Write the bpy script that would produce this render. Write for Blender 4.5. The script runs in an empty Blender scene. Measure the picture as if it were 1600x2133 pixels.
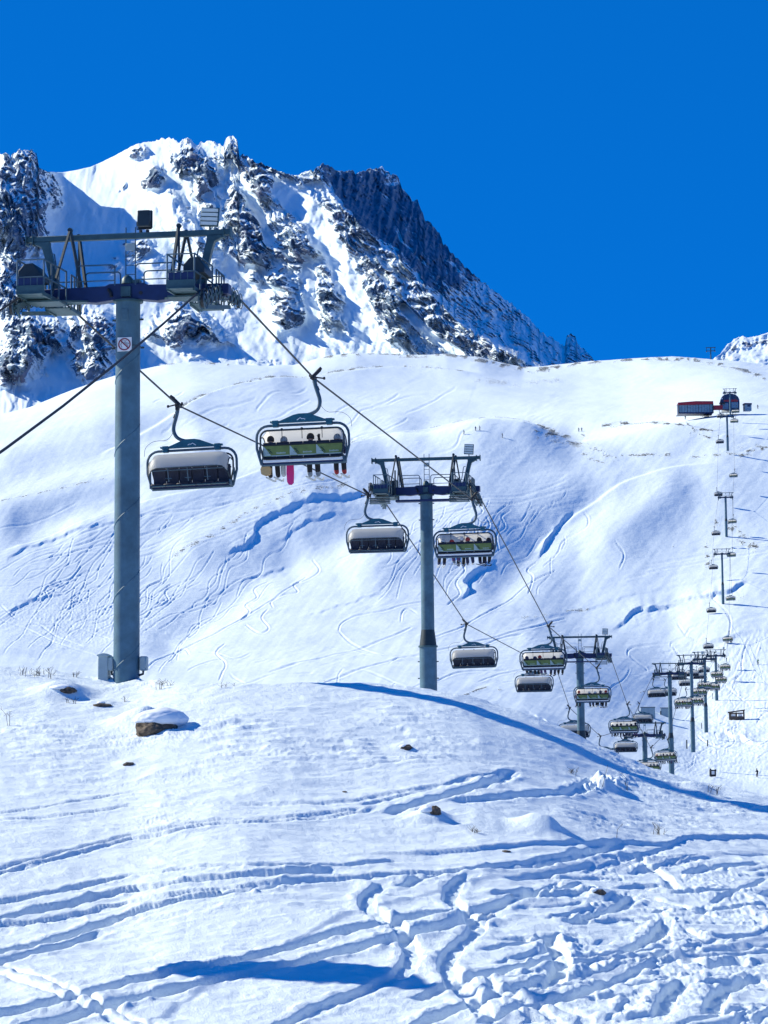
import bpy, bmesh, math, random
import numpy as np
from mathutils import Matrix, Vector, Euler, noise as mnoise

random.seed(7)
rng = np.random.default_rng(7)
S = bpy.context.scene
C = S.collection

# ------------------------------------------------------------ camera
FPX = 5000.0                      # focal length in photograph pixels
PITCH = math.atan((1550 - 1066.5) / FPX)
ROLL = -0.010
cam_rot = (Matrix.Rotation(math.pi / 2 + PITCH, 3, 'X') @ Matrix.Rotation(ROLL, 3, 'Z'))
cam_data = bpy.data.cameras.new('camera')
cam_data.sensor_fit = 'HORIZONTAL'
cam_data.sensor_width = 24.0
cam_data.lens = FPX / 1600 * 24.0
cam_data.clip_start = 0.5
cam_data.clip_end = 60000
cam = bpy.data.objects.new('camera', cam_data)
cam.matrix_world = cam_rot.to_4x4()
C.objects.link(cam)
S.camera = cam
RM = np.array(cam_rot)

# ------------------------------------------------------------ world and sun
SUN_EL = math.radians(34)
SUN_BACK = math.radians(20)       # how far beyond "exactly left" the sun stands
sun_dir = Vector((-math.cos(SUN_EL) * math.cos(SUN_BACK), math.cos(SUN_EL) * math.sin(SUN_BACK), math.sin(SUN_EL)))
W = bpy.data.worlds.new('World')
S.world = W
W.use_nodes = True
nt = W.node_tree
nt.nodes.clear()
wo = nt.nodes.new('ShaderNodeOutputWorld')
bg = nt.nodes.new('ShaderNodeBackground')
sky = nt.nodes.new('ShaderNodeTexSky')
sky.sky_type = 'NISHITA'
sky.sun_disc = False
sky.sun_elevation = SUN_EL
sky.sun_rotation = math.atan2(sun_dir.x, sun_dir.y)
sky.altitude = 2500
sky.air_density = 1.0
sky.dust_density = 0.0
sky.ozone_density = 4.0
# the deep, evenly graded blue of the photograph: the same grade for every direction
bw = nt.nodes.new('ShaderNodeRGBToBW')
pw = nt.nodes.new('ShaderNodeMath'); pw.operation = 'POWER'; pw.inputs[1].default_value = 0.3
tint = nt.nodes.new('ShaderNodeMix'); tint.data_type = 'RGBA'; tint.blend_type = 'MULTIPLY'
tint.inputs[0].default_value = 1.0
tint.inputs[7].default_value = (0.006, 0.78, 3.2, 1)
nt.links.new(sky.outputs[0], bw.inputs[0])
nt.links.new(bw.outputs[0], pw.inputs[0])
nt.links.new(pw.outputs[0], tint.inputs[6])
nt.links.new(tint.outputs[2], bg.inputs[0])
bg.inputs[1].default_value = 0.12
nt.links.new(bg.outputs[0], wo.inputs[0])

sd = bpy.data.lights.new('sun', 'SUN')
sd.energy = 5.0
sd.angle = math.radians(0.5)
sd.color = (0.97, 0.94, 0.77)
so = bpy.data.objects.new('sun', sd)
so.rotation_euler = sun_dir.to_track_quat('Z', 'Y').to_euler()
C.objects.link(so)

S.view_settings.view_transform = 'Standard'
S.view_settings.look = 'None'
S.view_settings.gamma = 1
S.view_settings.exposure = 0.39
S.view_settings.use_curve_mapping = False

# ------------------------------------------------------------ where a pixel of the photograph lies in the place
def rays(px, py):
    px = np.asarray(px, float); py = np.asarray(py, float)
    c = np.stack([(px - 800) / FPX, -(py - 1066.5) / FPX, -np.ones_like(px + py)], -1)
    d = c @ RM.T
    return d / d[..., 1:2]
def at(px, py, Y):
    d = rays(px, py)
    return Vector((d[0] * Y, Y, d[2] * Y))
def atn(px, py, Y):
    return rays(px, py) * np.asarray(Y)[..., None]
def to_px(P):
    c = np.asarray(P) @ RM
    return 800 + FPX * c[..., 0] / -c[..., 2], 1066.5 - FPX * c[..., 1] / -c[..., 2]

# ------------------------------------------------------------ noise
_perm = rng.permutation(4096)
_g = rng.uniform(0, 2 * math.pi, 4096)
_gx, _gy = np.cos(_g), np.sin(_g)
def perlin(x, y, seed=0):
    xi = np.floor(x).astype(np.int64); yi = np.floor(y).astype(np.int64)
    xf = x - xi; yf = y - yi
    def h(a, b):
        k = _perm[(a + _perm[(b + seed * 131) & 4095]) & 4095]
        return k
    u = xf * xf * xf * (xf * (xf * 6 - 15) + 10); v = yf * yf * yf * (yf * (yf * 6 - 15) + 10)
    def g(a, b, fx, fy):
        k = h(a, b); return _gx[k] * fx + _gy[k] * fy
    n00 = g(xi, yi, xf, yf); n10 = g(xi + 1, yi, xf - 1, yf)
    n01 = g(xi, yi + 1, xf, yf - 1); n11 = g(xi + 1, yi + 1, xf - 1, yf - 1)
    return ((n00 * (1 - u) + n10 * u) * (1 - v) + (n01 * (1 - u) + n11 * u) * v) * 1.5
def fbm(x, y, o=4, seed=0, gain=0.5):
    s = 0; a = 1
    for i in range(o):
        s = s + a * perlin(x, y, seed + i * 7); x = x * 2.03 + 11.3; y = y * 2.03 + 5.7; a *= gain
    return s
def ridged(x, y, o=4, seed=0, gain=0.55):
    s = 0; a = 1
    for i in range(o):
        s = s + a * (1 - 2 * np.abs(perlin(x, y, seed + i * 7))); x = x * 2.1 + 3.3; y = y * 2.1 + 8.7; a *= gain
    return s
def sstep(a, b, x):
    t = np.clip((x - a) / (b - a), 0, 1); return t * t * (3 - 2 * t)
def catmull(pts, n=6):
    p = np.array(pts, float)
    if len(p) < 3: return p
    q = np.vstack([2 * p[0] - p[1], p, 2 * p[-1] - p[-2]]); out = []
    for i in range(1, len(q) - 2):
        for k in range(n):
            t = k / n
            out.append(0.5 * ((2 * q[i]) + (-q[i-1] + q[i+1]) * t + (2*q[i-1] - 5*q[i] + 4*q[i+1] - q[i+2]) * t*t
                              + (-q[i-1] + 3*q[i] - 3*q[i+1] + q[i+2]) * t**3))
    out.append(p[-1]); return np.array(out)

class Field:
    """distance from grid points (A, B) to a traced line, worked out only near the line"""
    def __init__(s, A, B): s.A, s.B = A, B
    def line(s, pts, reach):
        """returns (rows, cols slice) + distance + signed side + run along, smallest over segments"""
        lo = pts.min(0) - reach; hi = pts.max(0) + reach
        m = (s.A > lo[0]) & (s.A < hi[0]) & (s.B > lo[1]) & (s.B < hi[1])
        r = np.where(m.any(1))[0]; c = np.where(m.any(0))[0]
        if len(r) == 0: return None
        sl = (slice(r[0], r[-1] + 1), slice(c[0], c[-1] + 1))
        A = s.A[sl]; B = s.B[sl]
        D = np.full(A.shape, 1e9); SG = np.ones(A.shape); T = np.zeros(A.shape)
        run = 0
        for i in range(len(pts) - 1):
            p, q = pts[i], pts[i + 1]; e = q - p; L = math.hypot(*e)
            if L < 1e-6: continue
            bx = (A > min(p[0], q[0]) - reach) & (A < max(p[0], q[0]) + reach) & (B > min(p[1], q[1]) - reach) & (B < max(p[1], q[1]) + reach)
            a = A[bx] - p[0]; b = B[bx] - p[1]
            t = np.clip((a * e[0] + b * e[1]) / (L * L), 0, 1)
            dx = a - t * e[0]; dy = b - t * e[1]; d = np.hypot(dx, dy)
            sg = np.sign(e[0] * b - e[1] * a)
            better = d < D[bx]
            Db = D[bx]; Db[better] = d[better]; D[bx] = Db
            Sb = SG[bx]; Sb[better] = sg[better]; SG[bx] = Sb
            Tb = T[bx]; Tb[better] = (run + t * L)[better]; T[bx] = Tb
            run += L
        return sl, D, SG, T, run

def sheet(name, P, mat, attrs=None, smooth=True):
    R, K = P.shape[:2]
    me = bpy.data.meshes.new(name)
    i = np.arange(R * K).reshape(R, K)
    f = np.stack([i[:-1, :-1], i[:-1, 1:], i[1:, 1:], i[1:, :-1]], -1).reshape(-1, 4)
    me.vertices.add(R * K); me.vertices.foreach_set('co', P.astype(np.float32).ravel())
    me.loops.add(len(f) * 4); me.loops.foreach_set('vertex_index', f.astype(np.int32).ravel())
    me.polygons.add(len(f)); me.polygons.foreach_set('loop_start', np.arange(0, len(f) * 4, 4, dtype=np.int32))
    me.polygons.foreach_set('loop_total', np.full(len(f), 4, np.int32))
    me.polygons.foreach_set('use_smooth', np.full(len(f), smooth))
    me.update(calc_edges=True)
    for k, v in (attrs or {}).items():
        a = me.attributes.new(k, 'FLOAT', 'POINT'); a.data.foreach_set('value', v.astype(np.float32).ravel())
    me.materials.append(mat)
    o = bpy.data.objects.new(name, me); C.objects.link(o); o['kind'] = 'structure'
    return o

# ------------------------------------------------------------ materials
class NT:
    def __init__(s, name):
        s.m = bpy.data.materials.new(name); s.m.use_nodes = True; s.t = s.m.node_tree; s.t.nodes.clear()
        s.out = s.n('ShaderNodeOutputMaterial'); s.b = s.n('ShaderNodeBsdfPrincipled'); s.l(s.b.outputs[0], s.out.inputs[0])
    def n(s, t, **k):
        x = s.t.nodes.new(t)
        for a, b in k.items(): setattr(x, a, b)
        return x
    def l(s, a, b): s.t.links.new(a, b)
    def noise(s, scale, detail=4, rough=0.5, vec=None):
        x = s.n('ShaderNodeTexNoise'); x.inputs['Scale'].default_value = scale; x.inputs['Detail'].default_value = detail
        x.inputs['Roughness'].default_value = rough
        if vec is not None: s.l(vec, x.inputs['Vector'])
        return x.outputs['Fac']
    def math(s, op, a, b=None, c=None, clamp=False):
        x = s.n('ShaderNodeMath', operation=op); x.use_clamp = clamp
        for i, v in enumerate((a, b, c)):
            if v is None: continue
            if hasattr(v, 'is_output'): s.l(v, x.inputs[i])
            else: x.inputs[i].default_value = v
        return x.outputs[0]
    def ramp(s, f, stops):
        x = s.n('ShaderNodeValToRGB'); e = x.color_ramp.elements
        while len(e) < len(stops): e.new(0.5)
        for i, (p, c) in enumerate(stops):
            e[i].position = p; e[i].color = (*c, 1) if len(c) == 3 else c
        s.l(f, x.inputs[0]); return x.outputs[0]
    def mix(s, f, a, b):
        x = s.n('ShaderNodeMix', data_type='RGBA')
        for sock, v in ((x.inputs[0], f), (x.inputs[6], a), (x.inputs[7], b)):
            if hasattr(v, 'is_output'): s.l(v, sock)
            else: sock.default_value = v if not isinstance(v, tuple) or len(v) == 4 else (*v, 1)
        return x.outputs[2]
    def bump(s, h, strength, dist):
        x = s.n('ShaderNodeBump'); x.inputs['Strength'].default_value = strength; x.inputs['Distance'].default_value = dist
        s.l(h, x.inputs['Height']); s.l(x.outputs[0], s.b.inputs['Normal'])
    def pos(s): return s.n('ShaderNodeNewGeometry').outputs['Position']

SNOW_A = (0.79, 0.87, 0.91)
SNOW_B = (0.83, 0.90, 0.93)
def snow_mat():
    k = NT('snow_near'); p = k.pos()
    f = k.noise(0.6, 3, 0.5, p); k.l(k.mix(f, SNOW_A, SNOW_B), k.b.inputs['Base Color'])
    k.b.inputs['Roughness'].default_value = 0.6; k.b.inputs['Specular IOR Level'].default_value = 0.25
    h = k.math('ADD', k.noise(6, 6, 0.72, p), k.math('MULTIPLY', k.noise(40, 3, 0.6, p), 0.4))
    k.bump(h, 0.85, 0.045); return k.m
def slope_mat():
    k = NT('snow_slopes'); p = k.pos()
    r = k.n('ShaderNodeAttribute', attribute_name='rock').outputs['Fac']
    n1 = k.noise(1.1, 6, 0.85, p); n2 = k.noise(0.09, 4, 0.6, p)
    v = k.math('ADD', k.math('MULTIPLY', r, 0.34), k.math('ADD', k.math('MULTIPLY', n1, 0.9), k.math('MULTIPLY', n2, 0.15)))
    m = k.ramp(v, [(0.0, (0, 0, 0)), (0.715, (0, 0, 0)), (0.75, (1, 1, 1))])
    rc = k.ramp(k.noise(1.5, 3, 0.6, p), [(0.3, (0.05, 0.055, 0.06)), (0.7, (0.17, 0.16, 0.14))])
    k.l(k.mix(m, k.mix(n2, SNOW_A, SNOW_B), rc), k.b.inputs['Base Color'])
    k.b.inputs['Roughness'].default_value = 0.65; k.b.inputs['Specular IOR Level'].default_value = 0.2
    h = k.math('ADD', k.noise(0.25, 6, 0.6, p), k.math('MULTIPLY', m, 0.4))
    k.bump(h, 0.4, 0.6); return k.m
def mountain_mat():
    k = NT('mountain_rock_and_snow'); p = k.pos()
    r = k.n('ShaderNodeAttribute', attribute_name='rock').outputs['Fac']
    st = k.n('ShaderNodeAttribute', attribute_name='steep').outputs['Fac']
    mp = k.n('ShaderNodeMapping'); mp.inputs['Rotation'].default_value = (0, math.radians(38), 0); mp.inputs['Scale'].default_value = (1, .6, 2.1); k.l(p, mp.inputs[0])
    n1 = k.noise(0.07, 8, 0.78, mp.outputs[0]); n2 = k.noise(0.012, 4, 0.6, p)
    v = k.math('ADD', k.math('MULTIPLY', r, 0.46), k.math('MULTIPLY', k.math('MULTIPLY', st, 0.62), k.math('ADD', k.math('MULTIPLY', r, 0.9), 0.05)))
    v = k.math('ADD', v, k.math('MULTIPLY', k.math('SUBTRACT', n1, 0.5), 0.5))
    v = k.math('ADD', v, k.math('MULTIPLY', k.math('SUBTRACT', n2, 0.5), 0.4))
    m = k.ramp(v, [(0.0, (0, 0, 0)), (0.50, (0, 0, 0)), (0.57, (1, 1, 1))])
    rc = k.ramp(k.noise(0.02, 5, 0.65, p), [(0.3, (0.09, 0.16, 0.25)), (0.5, (0.16, 0.23, 0.32)), (0.7, (0.33, 0.31, 0.38))])  # blue of distant air haze is put into the rock tones
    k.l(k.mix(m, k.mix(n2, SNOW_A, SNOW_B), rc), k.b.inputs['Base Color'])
    k.b.inputs['Roughness'].default_value = 0.8; k.b.inputs['Specular IOR Level'].default_value = 0.1
    k.bump(k.math('ADD', k.math('MULTIPLY', n1, k.math('ADD', m, 0.15)), k.math('MULTIPLY', k.noise(0.25, 4, 0.7, p), k.math('MULTIPLY', m, 0.35))), 0.5, 9)
    return k.m
M_SNOW, M_SLOPE, M_MOUNT = snow_mat(), slope_mat(), mountain_mat()

def columns(n, a=-60, b=1660, far=9000, side=34):
    core = np.linspace(a, b, n)
    g = np.cumsum(np.geomspace(3, far / 4.5, side)); g = g / g[-1] * far
    return np.concatenate([(a - g)[::-1], core, b + g])
# ============================================================ near snow field
crest_pts = np.array([(-2500, 1330), (-300, 1378), (0, 1387), (100, 1397), (200, 1414), (270, 1423), (400, 1427), (600, 1426), (750, 1433), (900, 1449),
                      (1000, 1466), (1100, 1497), (1180, 1528), (1250, 1562), (1343, 1600), (1450, 1628), (1600, 1655), (1800, 1680), (3500, 1800)])
crest_Y = np.array([(-3000, 80), (-200, 72), (270, 70.1), (340, 68.6), (500, 67.4), (620, 67.6), (800, 68.1), (1000, 67.7), (1200, 67.0), (1400, 66.3), (1600, 65.7), (4000, 58)])
def crest(px): return np.interp(px, crest_pts[:, 0], crest_pts[:, 1])
def crestY(px): return np.interp(px, crest_Y[:, 0], crest_Y[:, 1])
def smooth1(v, w):
    k = np.exp(-np.linspace(-2, 2, 2 * w + 1) ** 2); k /= k.sum()
    return np.convolve(np.pad(v, w, mode='edge'), k, 'valid')
def F_Y(px, py):
    t = (2200 - py) / (2200 - crest(px)); t = np.clip(t, 0, 1.2)
    return 37 + (crestY(px) - 37) * t ** 1.3
FX = columns(940)
cy = crest(FX); cY = crestY(FX)
core = (FX > -70) & (FX < 1670)
cy[core] = smooth1(cy[core], 22); cY[core] = smooth1(cY[core], 70)
nr = 510
t = np.linspace(0, 1, nr)
PYf = 2200 + (cy[None] - 2200) * t[:, None]
Yf = 37 + (cY[None] - 37) * t[:, None] ** 1.3
P = atn(np.broadcast_to(FX, PYf.shape), PYf, Yf)
# rounded back of the crest, running down into the valley behind
z_end = P[-1, :, 2]; back = []
for dY, dz in ((0.5, -0.01), (1.0, -0.04), (1.6, -0.11), (2.4, -0.26), (3.5, -0.6), (5, -1.3), (8, -3.2), (14, -7.5), (24, -14), (45, -24)):
    Yb = P[-1, :, 1] + dY
    d = rays(FX, cy)
    back.append(np.stack([d[:, 0] * Yb, Yb, z_end + dz + 0 * Yb], -1))
# ground between the camera and the bottom of the picture
front = []
d0 = rays(FX, np.full_like(FX, 2200)); z0 = P[0, :, 2]
for Yq, zc in ((-60, -9), (-6, -1.8), (4, -1.7), (10, -2.3), (20, -3.8), (28, -4.4), (33, None)):
    w = (Yq + 60) / 97
    zz = z0 + 0.15 if zc is None else np.full_like(FX, zc)
    front.append(np.stack([d0[:, 0] * max(Yq, 4) if Yq > 0 else d0[:, 0] * 30, np.full_like(FX, Yq), zz], -1))
nf = len(front)
near = P
X0, Y0 = near[..., 0].copy(), near[..., 1].copy()
dz = np.zeros(X0.shape)
fld = Field(X0, Y0)
PXg = np.broadcast_to(FX, PYf.shape)
# churned snow, lower right
churn = sstep(0, 1, ((PXg - 1060) / 210 + (PYf - 1880) / 300)) * sstep(1765, 1800, PYf + 0 * PXg)
churn = np.clip(churn, 0, 1) * sstep(-0.45, 0.5, fbm(X0 / 1.5, Y0 / 2.6, 3, 3) + (PXg - 1250) / 900)
mid = sstep(1790, 1850, PYf) * (1 - churn) * 0.15
# drifts and wind ripples
dz += 0.18 * fbm(X0 / 9, Y0 / 12, 3, 11)
dz += 0.035 * (1 - churn) * (ridged(X0 / 1.9, Y0 / 1.1 + 0.3 * fbm(X0 / 3, Y0 / 3, 2, 5), 3, 21) - 0.7)
sas = ridged(X0 / 2.0 + Y0 * .12, Y0 / 0.5, 4, 41)
sasm = sstep(0.0, 0.8, fbm(X0 / 5, Y0 / 5, 2, 77) + 0.25) * sstep(1790, 1700, PYf)
dz += 0.06 * sasm * sstep(0.55, 1.5, sas)
# thrown up clods and hollows
dz += churn * (0.045 * fbm(X0 / 1.6, Y0 / 2.4, 3, 31) + 0.034 * np.abs(fbm(X0 / 0.32, Y0 / 0.7, 3, 35)) + 0.012 * fbm(X0 / 0.12, Y0 / 0.25, 2, 39))
lumps = ridged(X0 / 1.1, Y0 / 1.3, 2, 51)
dz += churn * 0.03 * sstep(0.75, 0.95, lumps)
grain = fbm(X0 / 0.38, Y0 / 0.5, 3, 61)
tracks = np.zeros(X0.shape)
def groove(pts, w, dep, berm=0.35, rough=1.0):
    global dz
    p = catmull(pts, 6); q = np.stack([rays(p[:, 0], p[:, 1])[:, 0] * F_Y(p[:, 0], p[:, 1]), F_Y(p[:, 0], p[:, 1])], -1)
    r = fld.line(q, w * 1.5 + 0.5)
    if r is None: return
    sl, D, SG, T, run = r
    wob = 0.035 * rough * fbm(X0[sl] / 0.7, Y0[sl] / 0.7, 3, 71)
    D = D + wob
    ends = sstep(0, 0.6, T) * sstep(0, 0.6, run - T)
    cut = sstep(w / 2 + 0.03, w / 2 - 0.035, D)
    g = cut * (-dep + 0.035 * rough * np.abs(grain[sl]))
    b = berm * dep * np.exp(-((D - w / 2 - 0.13) / 0.11) ** 2) * (0.35 + rough * .55 * np.clip(grain[sl] + 0.25, 0, 1))
    fresh = 1 - np.clip(tracks[sl], 0, 1) * 0.6
    dz[sl] += (g * fresh + b) * ends
    tracks[sl] = np.maximum(tracks[sl], cut * ends)
G = [
 ([(-60,1838),(0,1820),(150,1783),(300,1750),(450,1720),(600,1704),(750,1684),(800,1678)], .22, .07),
 ([(-60,1828),(0,1810),(150,1773),(300,1741),(450,1712),(600,1697),(770,1676)], .18, .06),
 ([(-60,1700),(0,1692),(100,1677),(250,1656),(420,1645)], .16, .05),
 ([(-60,1722),(0,1712),(130,1698),(300,1680),(500,1670),(700,1665),(900,1640),(1000,1625)], .2, .05),
 ([(-60,1880),(0,1870),(200,1838),(400,1815),(560,1808),(700,1796),(850,1780)], .25, .10),
 ([(-60,1912),(0,1899),(130,1877),(260,1858),(400,1843),(560,1825),(720,1808)], .42, .14),
 ([(-60,1922),(80,1908),(240,1885),(400,1868),(600,1842),(780,1822),(1000,1798),(1250,1772)], .35, .09),
 ([(-60,1978),(0,1968),(100,1950),(200,1922),(320,1893),(450,1872),(560,1852),(645,1836)], .34, .16),
 ([(-60,1999),(0,1989),(140,1958),(230,1930)], .3, .12),
 ([(-60,2118),(0,2106),(120,2078),(260,2040),(400,2010),(520,1990),(640,1963),(720,1946),(800,1935),(870,1915),(960,1905),(1040,1885),(1130,1848)], .34, .15),
 ([(20,2145),(100,2120),(180,2098),(330,2060),(500,2025),(660,1998),(800,1968),(900,1943),(990,1918),(1060,1898)], .40, .17),
 ([(818,1836),(780,1853),(764,1878),(774,1904),(800,1925),(826,1938),(846,1962),(858,1990),(848,2020),(820,2040),(780,2055),(700,2083),(640,2104),(560,2140)], .32, .12),
 ([(990,1812),(950,1836),(938,1862),(950,1888),(985,1915),(995,1938),(972,1962),(945,1985),(930,2012),(945,2048),(985,2085),(1020,2130)], .32, .12),
 ([(1300,1762),(1150,1788),(1000,1800),(900,1816),(830,1846)], .32, .12),
 ([(800,1690),(900,1664),(1000,1642),(1075,1610)], .34, .14),
 ([(740,1675),(900,1642),(1000,1620),(1090,1606)], .16, .06),
 ([(930,1672),(1080,1664),(1180,1652),(1245,1628)], .36, .12),
 ([(-10,1988),(100,2030),(200,2076),(290,2115),(400,2160)], .13, .08),
 ([(-20,2004),(60,2040),(140,2072),(230,2112),(300,2150)], .13, .08),
 ([(850,2080),(940,2056),(1040,2034),(1130,2015),(1180,2000)], .3, .14),
 ([(850,2140),(920,2112),(1000,2090),(1130,2062),(1240,2050)], .35, .16),
 ([(1130,1945),(1160,1985),(1170,2020),(1150,2070)], .3, .16),
 ([(1180,1930),(1240,1910),(1290,1895),(1330,1870)], .3, .15),
 ([(1290,1990),(1360,1960),(1395,1925)], .28, .14),
 ([(1560,2010),(1480,2020),(1400,2008),(1330,2015)], .3, .14),
 ([(1600,1980),(1500,1992),(1380,1999),(1250,2010),(1130,2035)], .2, .08),
 ([(1000,2140),(1060,2115),(1200,2090),(1290,2060)], .32, .15),
 ([(1330,1780),(1345,1805),(1390,1835),(1400,1865)], .2, .1),
 ([(1420,1830),(1500,1810),(1600,1800)], .26, .12), ([(1300,1850),(1420,1870),(1560,1860)], .26, .1),
 ([(1230,1840),(1120,1855),(1010,1862)], .3, .13), ([(1050,1830),(1140,1812),(1260,1800)], .26, .1),
 ([(1375,2140),(1400,2090),(1440,2060)], .3, .15), ([(1480,2140),(1510,2080),(1590,2040)], .3, .14),
 ([(700,1605),(900,1585),(1100,1600)], .12, .03), ([(0,1560),(300,1540),(600,1565)], .1, .03),
]
for a, w, dp in G: groove(a, w, dp)
rs = random.Random(3)
for k in range(120):                       # short skidded cuts all over the churned part
    x = rs.uniform(960, 1680); y = rs.uniform(1775, 2180); L = rs.uniform(30, 150)
    if (x - 1050) / 250 + (y - 1850) / 350 < .4: continue
    an = rs.choice([rs.gauss(-0.12, .1), rs.gauss(-0.12, .1), rs.gauss(0.6, .4), rs.gauss(-0.7, .3)])
    c = rs.uniform(-.35, .35)
    groove([(x - L * math.cos(an), y - L * math.sin(an) * .45), (x + c * 30, y + c * 22), (x + L * math.cos(an + c), y + L * math.sin(an + c) * .45)],
           rs.uniform(.10, .30), rs.uniform(.04, .10), .4, .9)
# loose lumps beside the tracks
dz += 0.022 * np.clip(grain, 0, 1) * sstep(1780, 1850, PYf) * sstep(-0.1, 0.4, fbm(X0 / 1.6, Y0 / .8, 2, 90))
def step_line(pts, amp, w, R):
    """a small bank: the far side of the line higher than the near side"""
    p = catmull(pts, 6); q = np.stack([rays(p[:, 0], p[:, 1])[:, 0] * F_Y(p[:, 0], p[:, 1]), F_Y(p[:, 0], p[:, 1])], -1)
    r = fld.line(q, R * 3)
    if r is None: return
    sl, D, SG, T, run = r
    sd = D * SG
    ends = sstep(0, 3, T) * sstep(0, 1.5, run - T)
    dz[sl] += ends * (np.where(sd > 0, np.exp(-sd / R), 0) * amp * sstep(0, w, sd) - np.where(sd < 0, np.exp(sd / R), 0) * 0 * amp)
step_line([(690,1776),(900,1762),(1100,1756),(1290,1760),(1400,1764),(1450,1750),(1680,1742)], .10, .12, 1.6)
# soft mounds under the stones and on their own
def mound(px, py, w, h, dxp=0, asym=1.0):
    x = rays(px, py)[0] * F_Y(px, py); y = float(F_Y(px, py))
    dx = X0 - x; dy = Y0 - y
    ww = np.where(dx < 0, w * asym, w)
    dz[:] += h * np.exp(-((dx / ww) ** 2 + (dy / (w * 1.1)) ** 2) ** 1.3)
mound(1135, 1728, .42, .34, 0, 1.5); mound(905, 1700, .35, .22, 0, 1.8); mound(290, 1514, .55, .36, 0, 1.4); mound(140, 1446, .6, .3, 0, 1.6)
mound(210, 1472, .5, .12); mound(846, 1562, .4, .1); mound(1252, 1868, .35, .14); mound(1455, 1645, .45, .18); mound(267, 1597, .3, .06); mound(1260, 1640, .3, .22)
dz += 0.16 * np.exp(-(((PXg - 1255) / 45) ** 2 + ((PYf - 1632) / 12) ** 2)) * np.abs(grain) * 1.6
near[..., 2] += dz
near_full = np.concatenate([np.stack(front), near, np.stack(back)])
near_full[:nf, :, 2] += dz[0] * 0.5
for b in range(10): near_full[nf + nr + b, :, 2] += dz[-1] * max(0, 1 - b / 5)
# the hill falls away to the left, outside the picture, where the ropeway climbs up
fall = np.clip(-(near_full[..., 0] + 7 + 0.17 * (near_full[..., 1] - 40)), 0, None)
fall = np.where(near_full[..., 1] > 60, fall * 0.35, fall)
lx = np.where(near_full[..., 1] < 60, np.clip(-near_full[..., 0] - 0.19 * near_full[..., 1] - .6, 0, 60), 0)
near_full[..., 2] -= np.minimum(lx * 0.45 * np.clip((66 - near_full[..., 1]) / 14, 0, 1), 22)
snow_near = sheet('snow_field', near_full, M_SNOW)

# ============================================================ the slopes behind
# feature lines from near to far: photograph pixel and distance
cols_px = np.array([-200, 0, 200, 400, 600, 800, 900, 1000, 1100, 1200, 1300, 1400, 1450, 1500, 1550, 1600, 1800], float)
def L(*v): return np.array(v, float)
PYK = [
 L(1640,1640,1640,1650,1660,1680,1690,1700,1720,1760,1790,1800,1800,1800,1800,1800,1800),
 L(1480,1480,1490,1500,1510,1530,1545,1570,1600,1650,1690,1710,1710,1705,1700,1700,1700),
 L(1390,1400,1432,1440,1440,1450,1462,1485,1512,1568,1612,1640,1648,1655,1668,1675,1690),
 L(1320,1330,1365,1385,1390,1398,1405,1420,1445,1480,1515,1548,1556,1560,1565,1570,1580),
 L(1235,1240,1280,1305,1312,1322,1325,1335,1350,1385,1430,1468,1465,1456,1455,1450,1450),
 L(1140,1150,1185,1210,1220,1225,1230,1242,1262,1288,1295,1300,1275,1256,1240,1230,1225),
 L(1050,1060,1080,1095,1105,1110,1115,1120,1130,1140,1130,1130,1124,1118,1112,1106,1100),
 L(985,990,985,980,985,1000,1000,990,985,985,980,965,955,945,940,938,930),
 L(940,935,920,915,922,925,903,873,878,922,905,882,876,870,868,866,864),
 L(945,940,926,920,926,920,905,880,886,915,897,878,868,861,860,860,862),
 L(905,895,870,862,868,872,872,868,864,862,858,845,835,825,822,822,830),
 L(885,875,838,815,818,822,818,812,815,818,812,798,790,785,785,790,800),
 L(875,862,795,757,764,742,737,745,765,757,748,743,745,750,758,765,790)]
YK = [
 L(100,)*1, L(140,)*1,
 L(400,400,400,400,405,410,415,420,425,430,435,435,432,428,420,415,410),
 L(520,520,515,510,505,505,505,508,512,520,535,550,560,560,555,550,540),
 L(640,640,635,630,625,625,628,632,640,650,668,690,698,700,700,700,700),
 L(750,750,745,740,738,740,745,750,760,772,785,800,808,815,822,828,835),
 L(840,840,835,832,832,836,840,846,856,866,876,886,890,892,895,898,900),
 L(920,920,918,918,920,925,930,936,944,950,956,962,966,968,972,975,980),
 L(990,990,990,990,992,995,1000,1005,1008,1008,1012,1018,1022,1028,1030,1032,1035),
 L(1070,1070,1070,1070,1072,1078,1084,1090,1090,1072,1065,1058,1055,1055,1055,1058,1060),
 L(1180,1180,1180,1180,1185,1195,1205,1210,1215,1215,1210,1200,1200,1200,1200,1200,1200),
 L(1300,1300,1300,1310,1330,1360,1380,1390,1400,1410,1410,1400,1400,1400,1400,1400,1400),
 L(1520,1520,1520,1530,1560,1620,1640,1650,1680,1700,1700,1700,1700,1700,1700,1700,1700)]
PYK.append(PYK[-1] + 16); YK.append(YK[-1] + 70)
PYK.append(PYK[-1] + 120); YK.append(YK[-2] + 500)
MX = columns(1030)
def spread(v):
    v = np.broadcast_to(v, cols_px.shape) if v.size == 1 else v
    r = np.interp(MX, cols_px, v); c = (MX > -70) & (MX < 1670)
    r[c] = smooth1(r[c], 26); return r
for j_, w_ in ((2, .12), (3, .12), (4, .10), (5, .06), (6, .03)): YK[j_] = YK[j_] * (1 + w_ * np.clip((1400 - cols_px) / 400, 0, 1))
PYKm = np.stack([spread(v) for v in PYK]); YKm = np.stack([spread(v) for v in YK])
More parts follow.
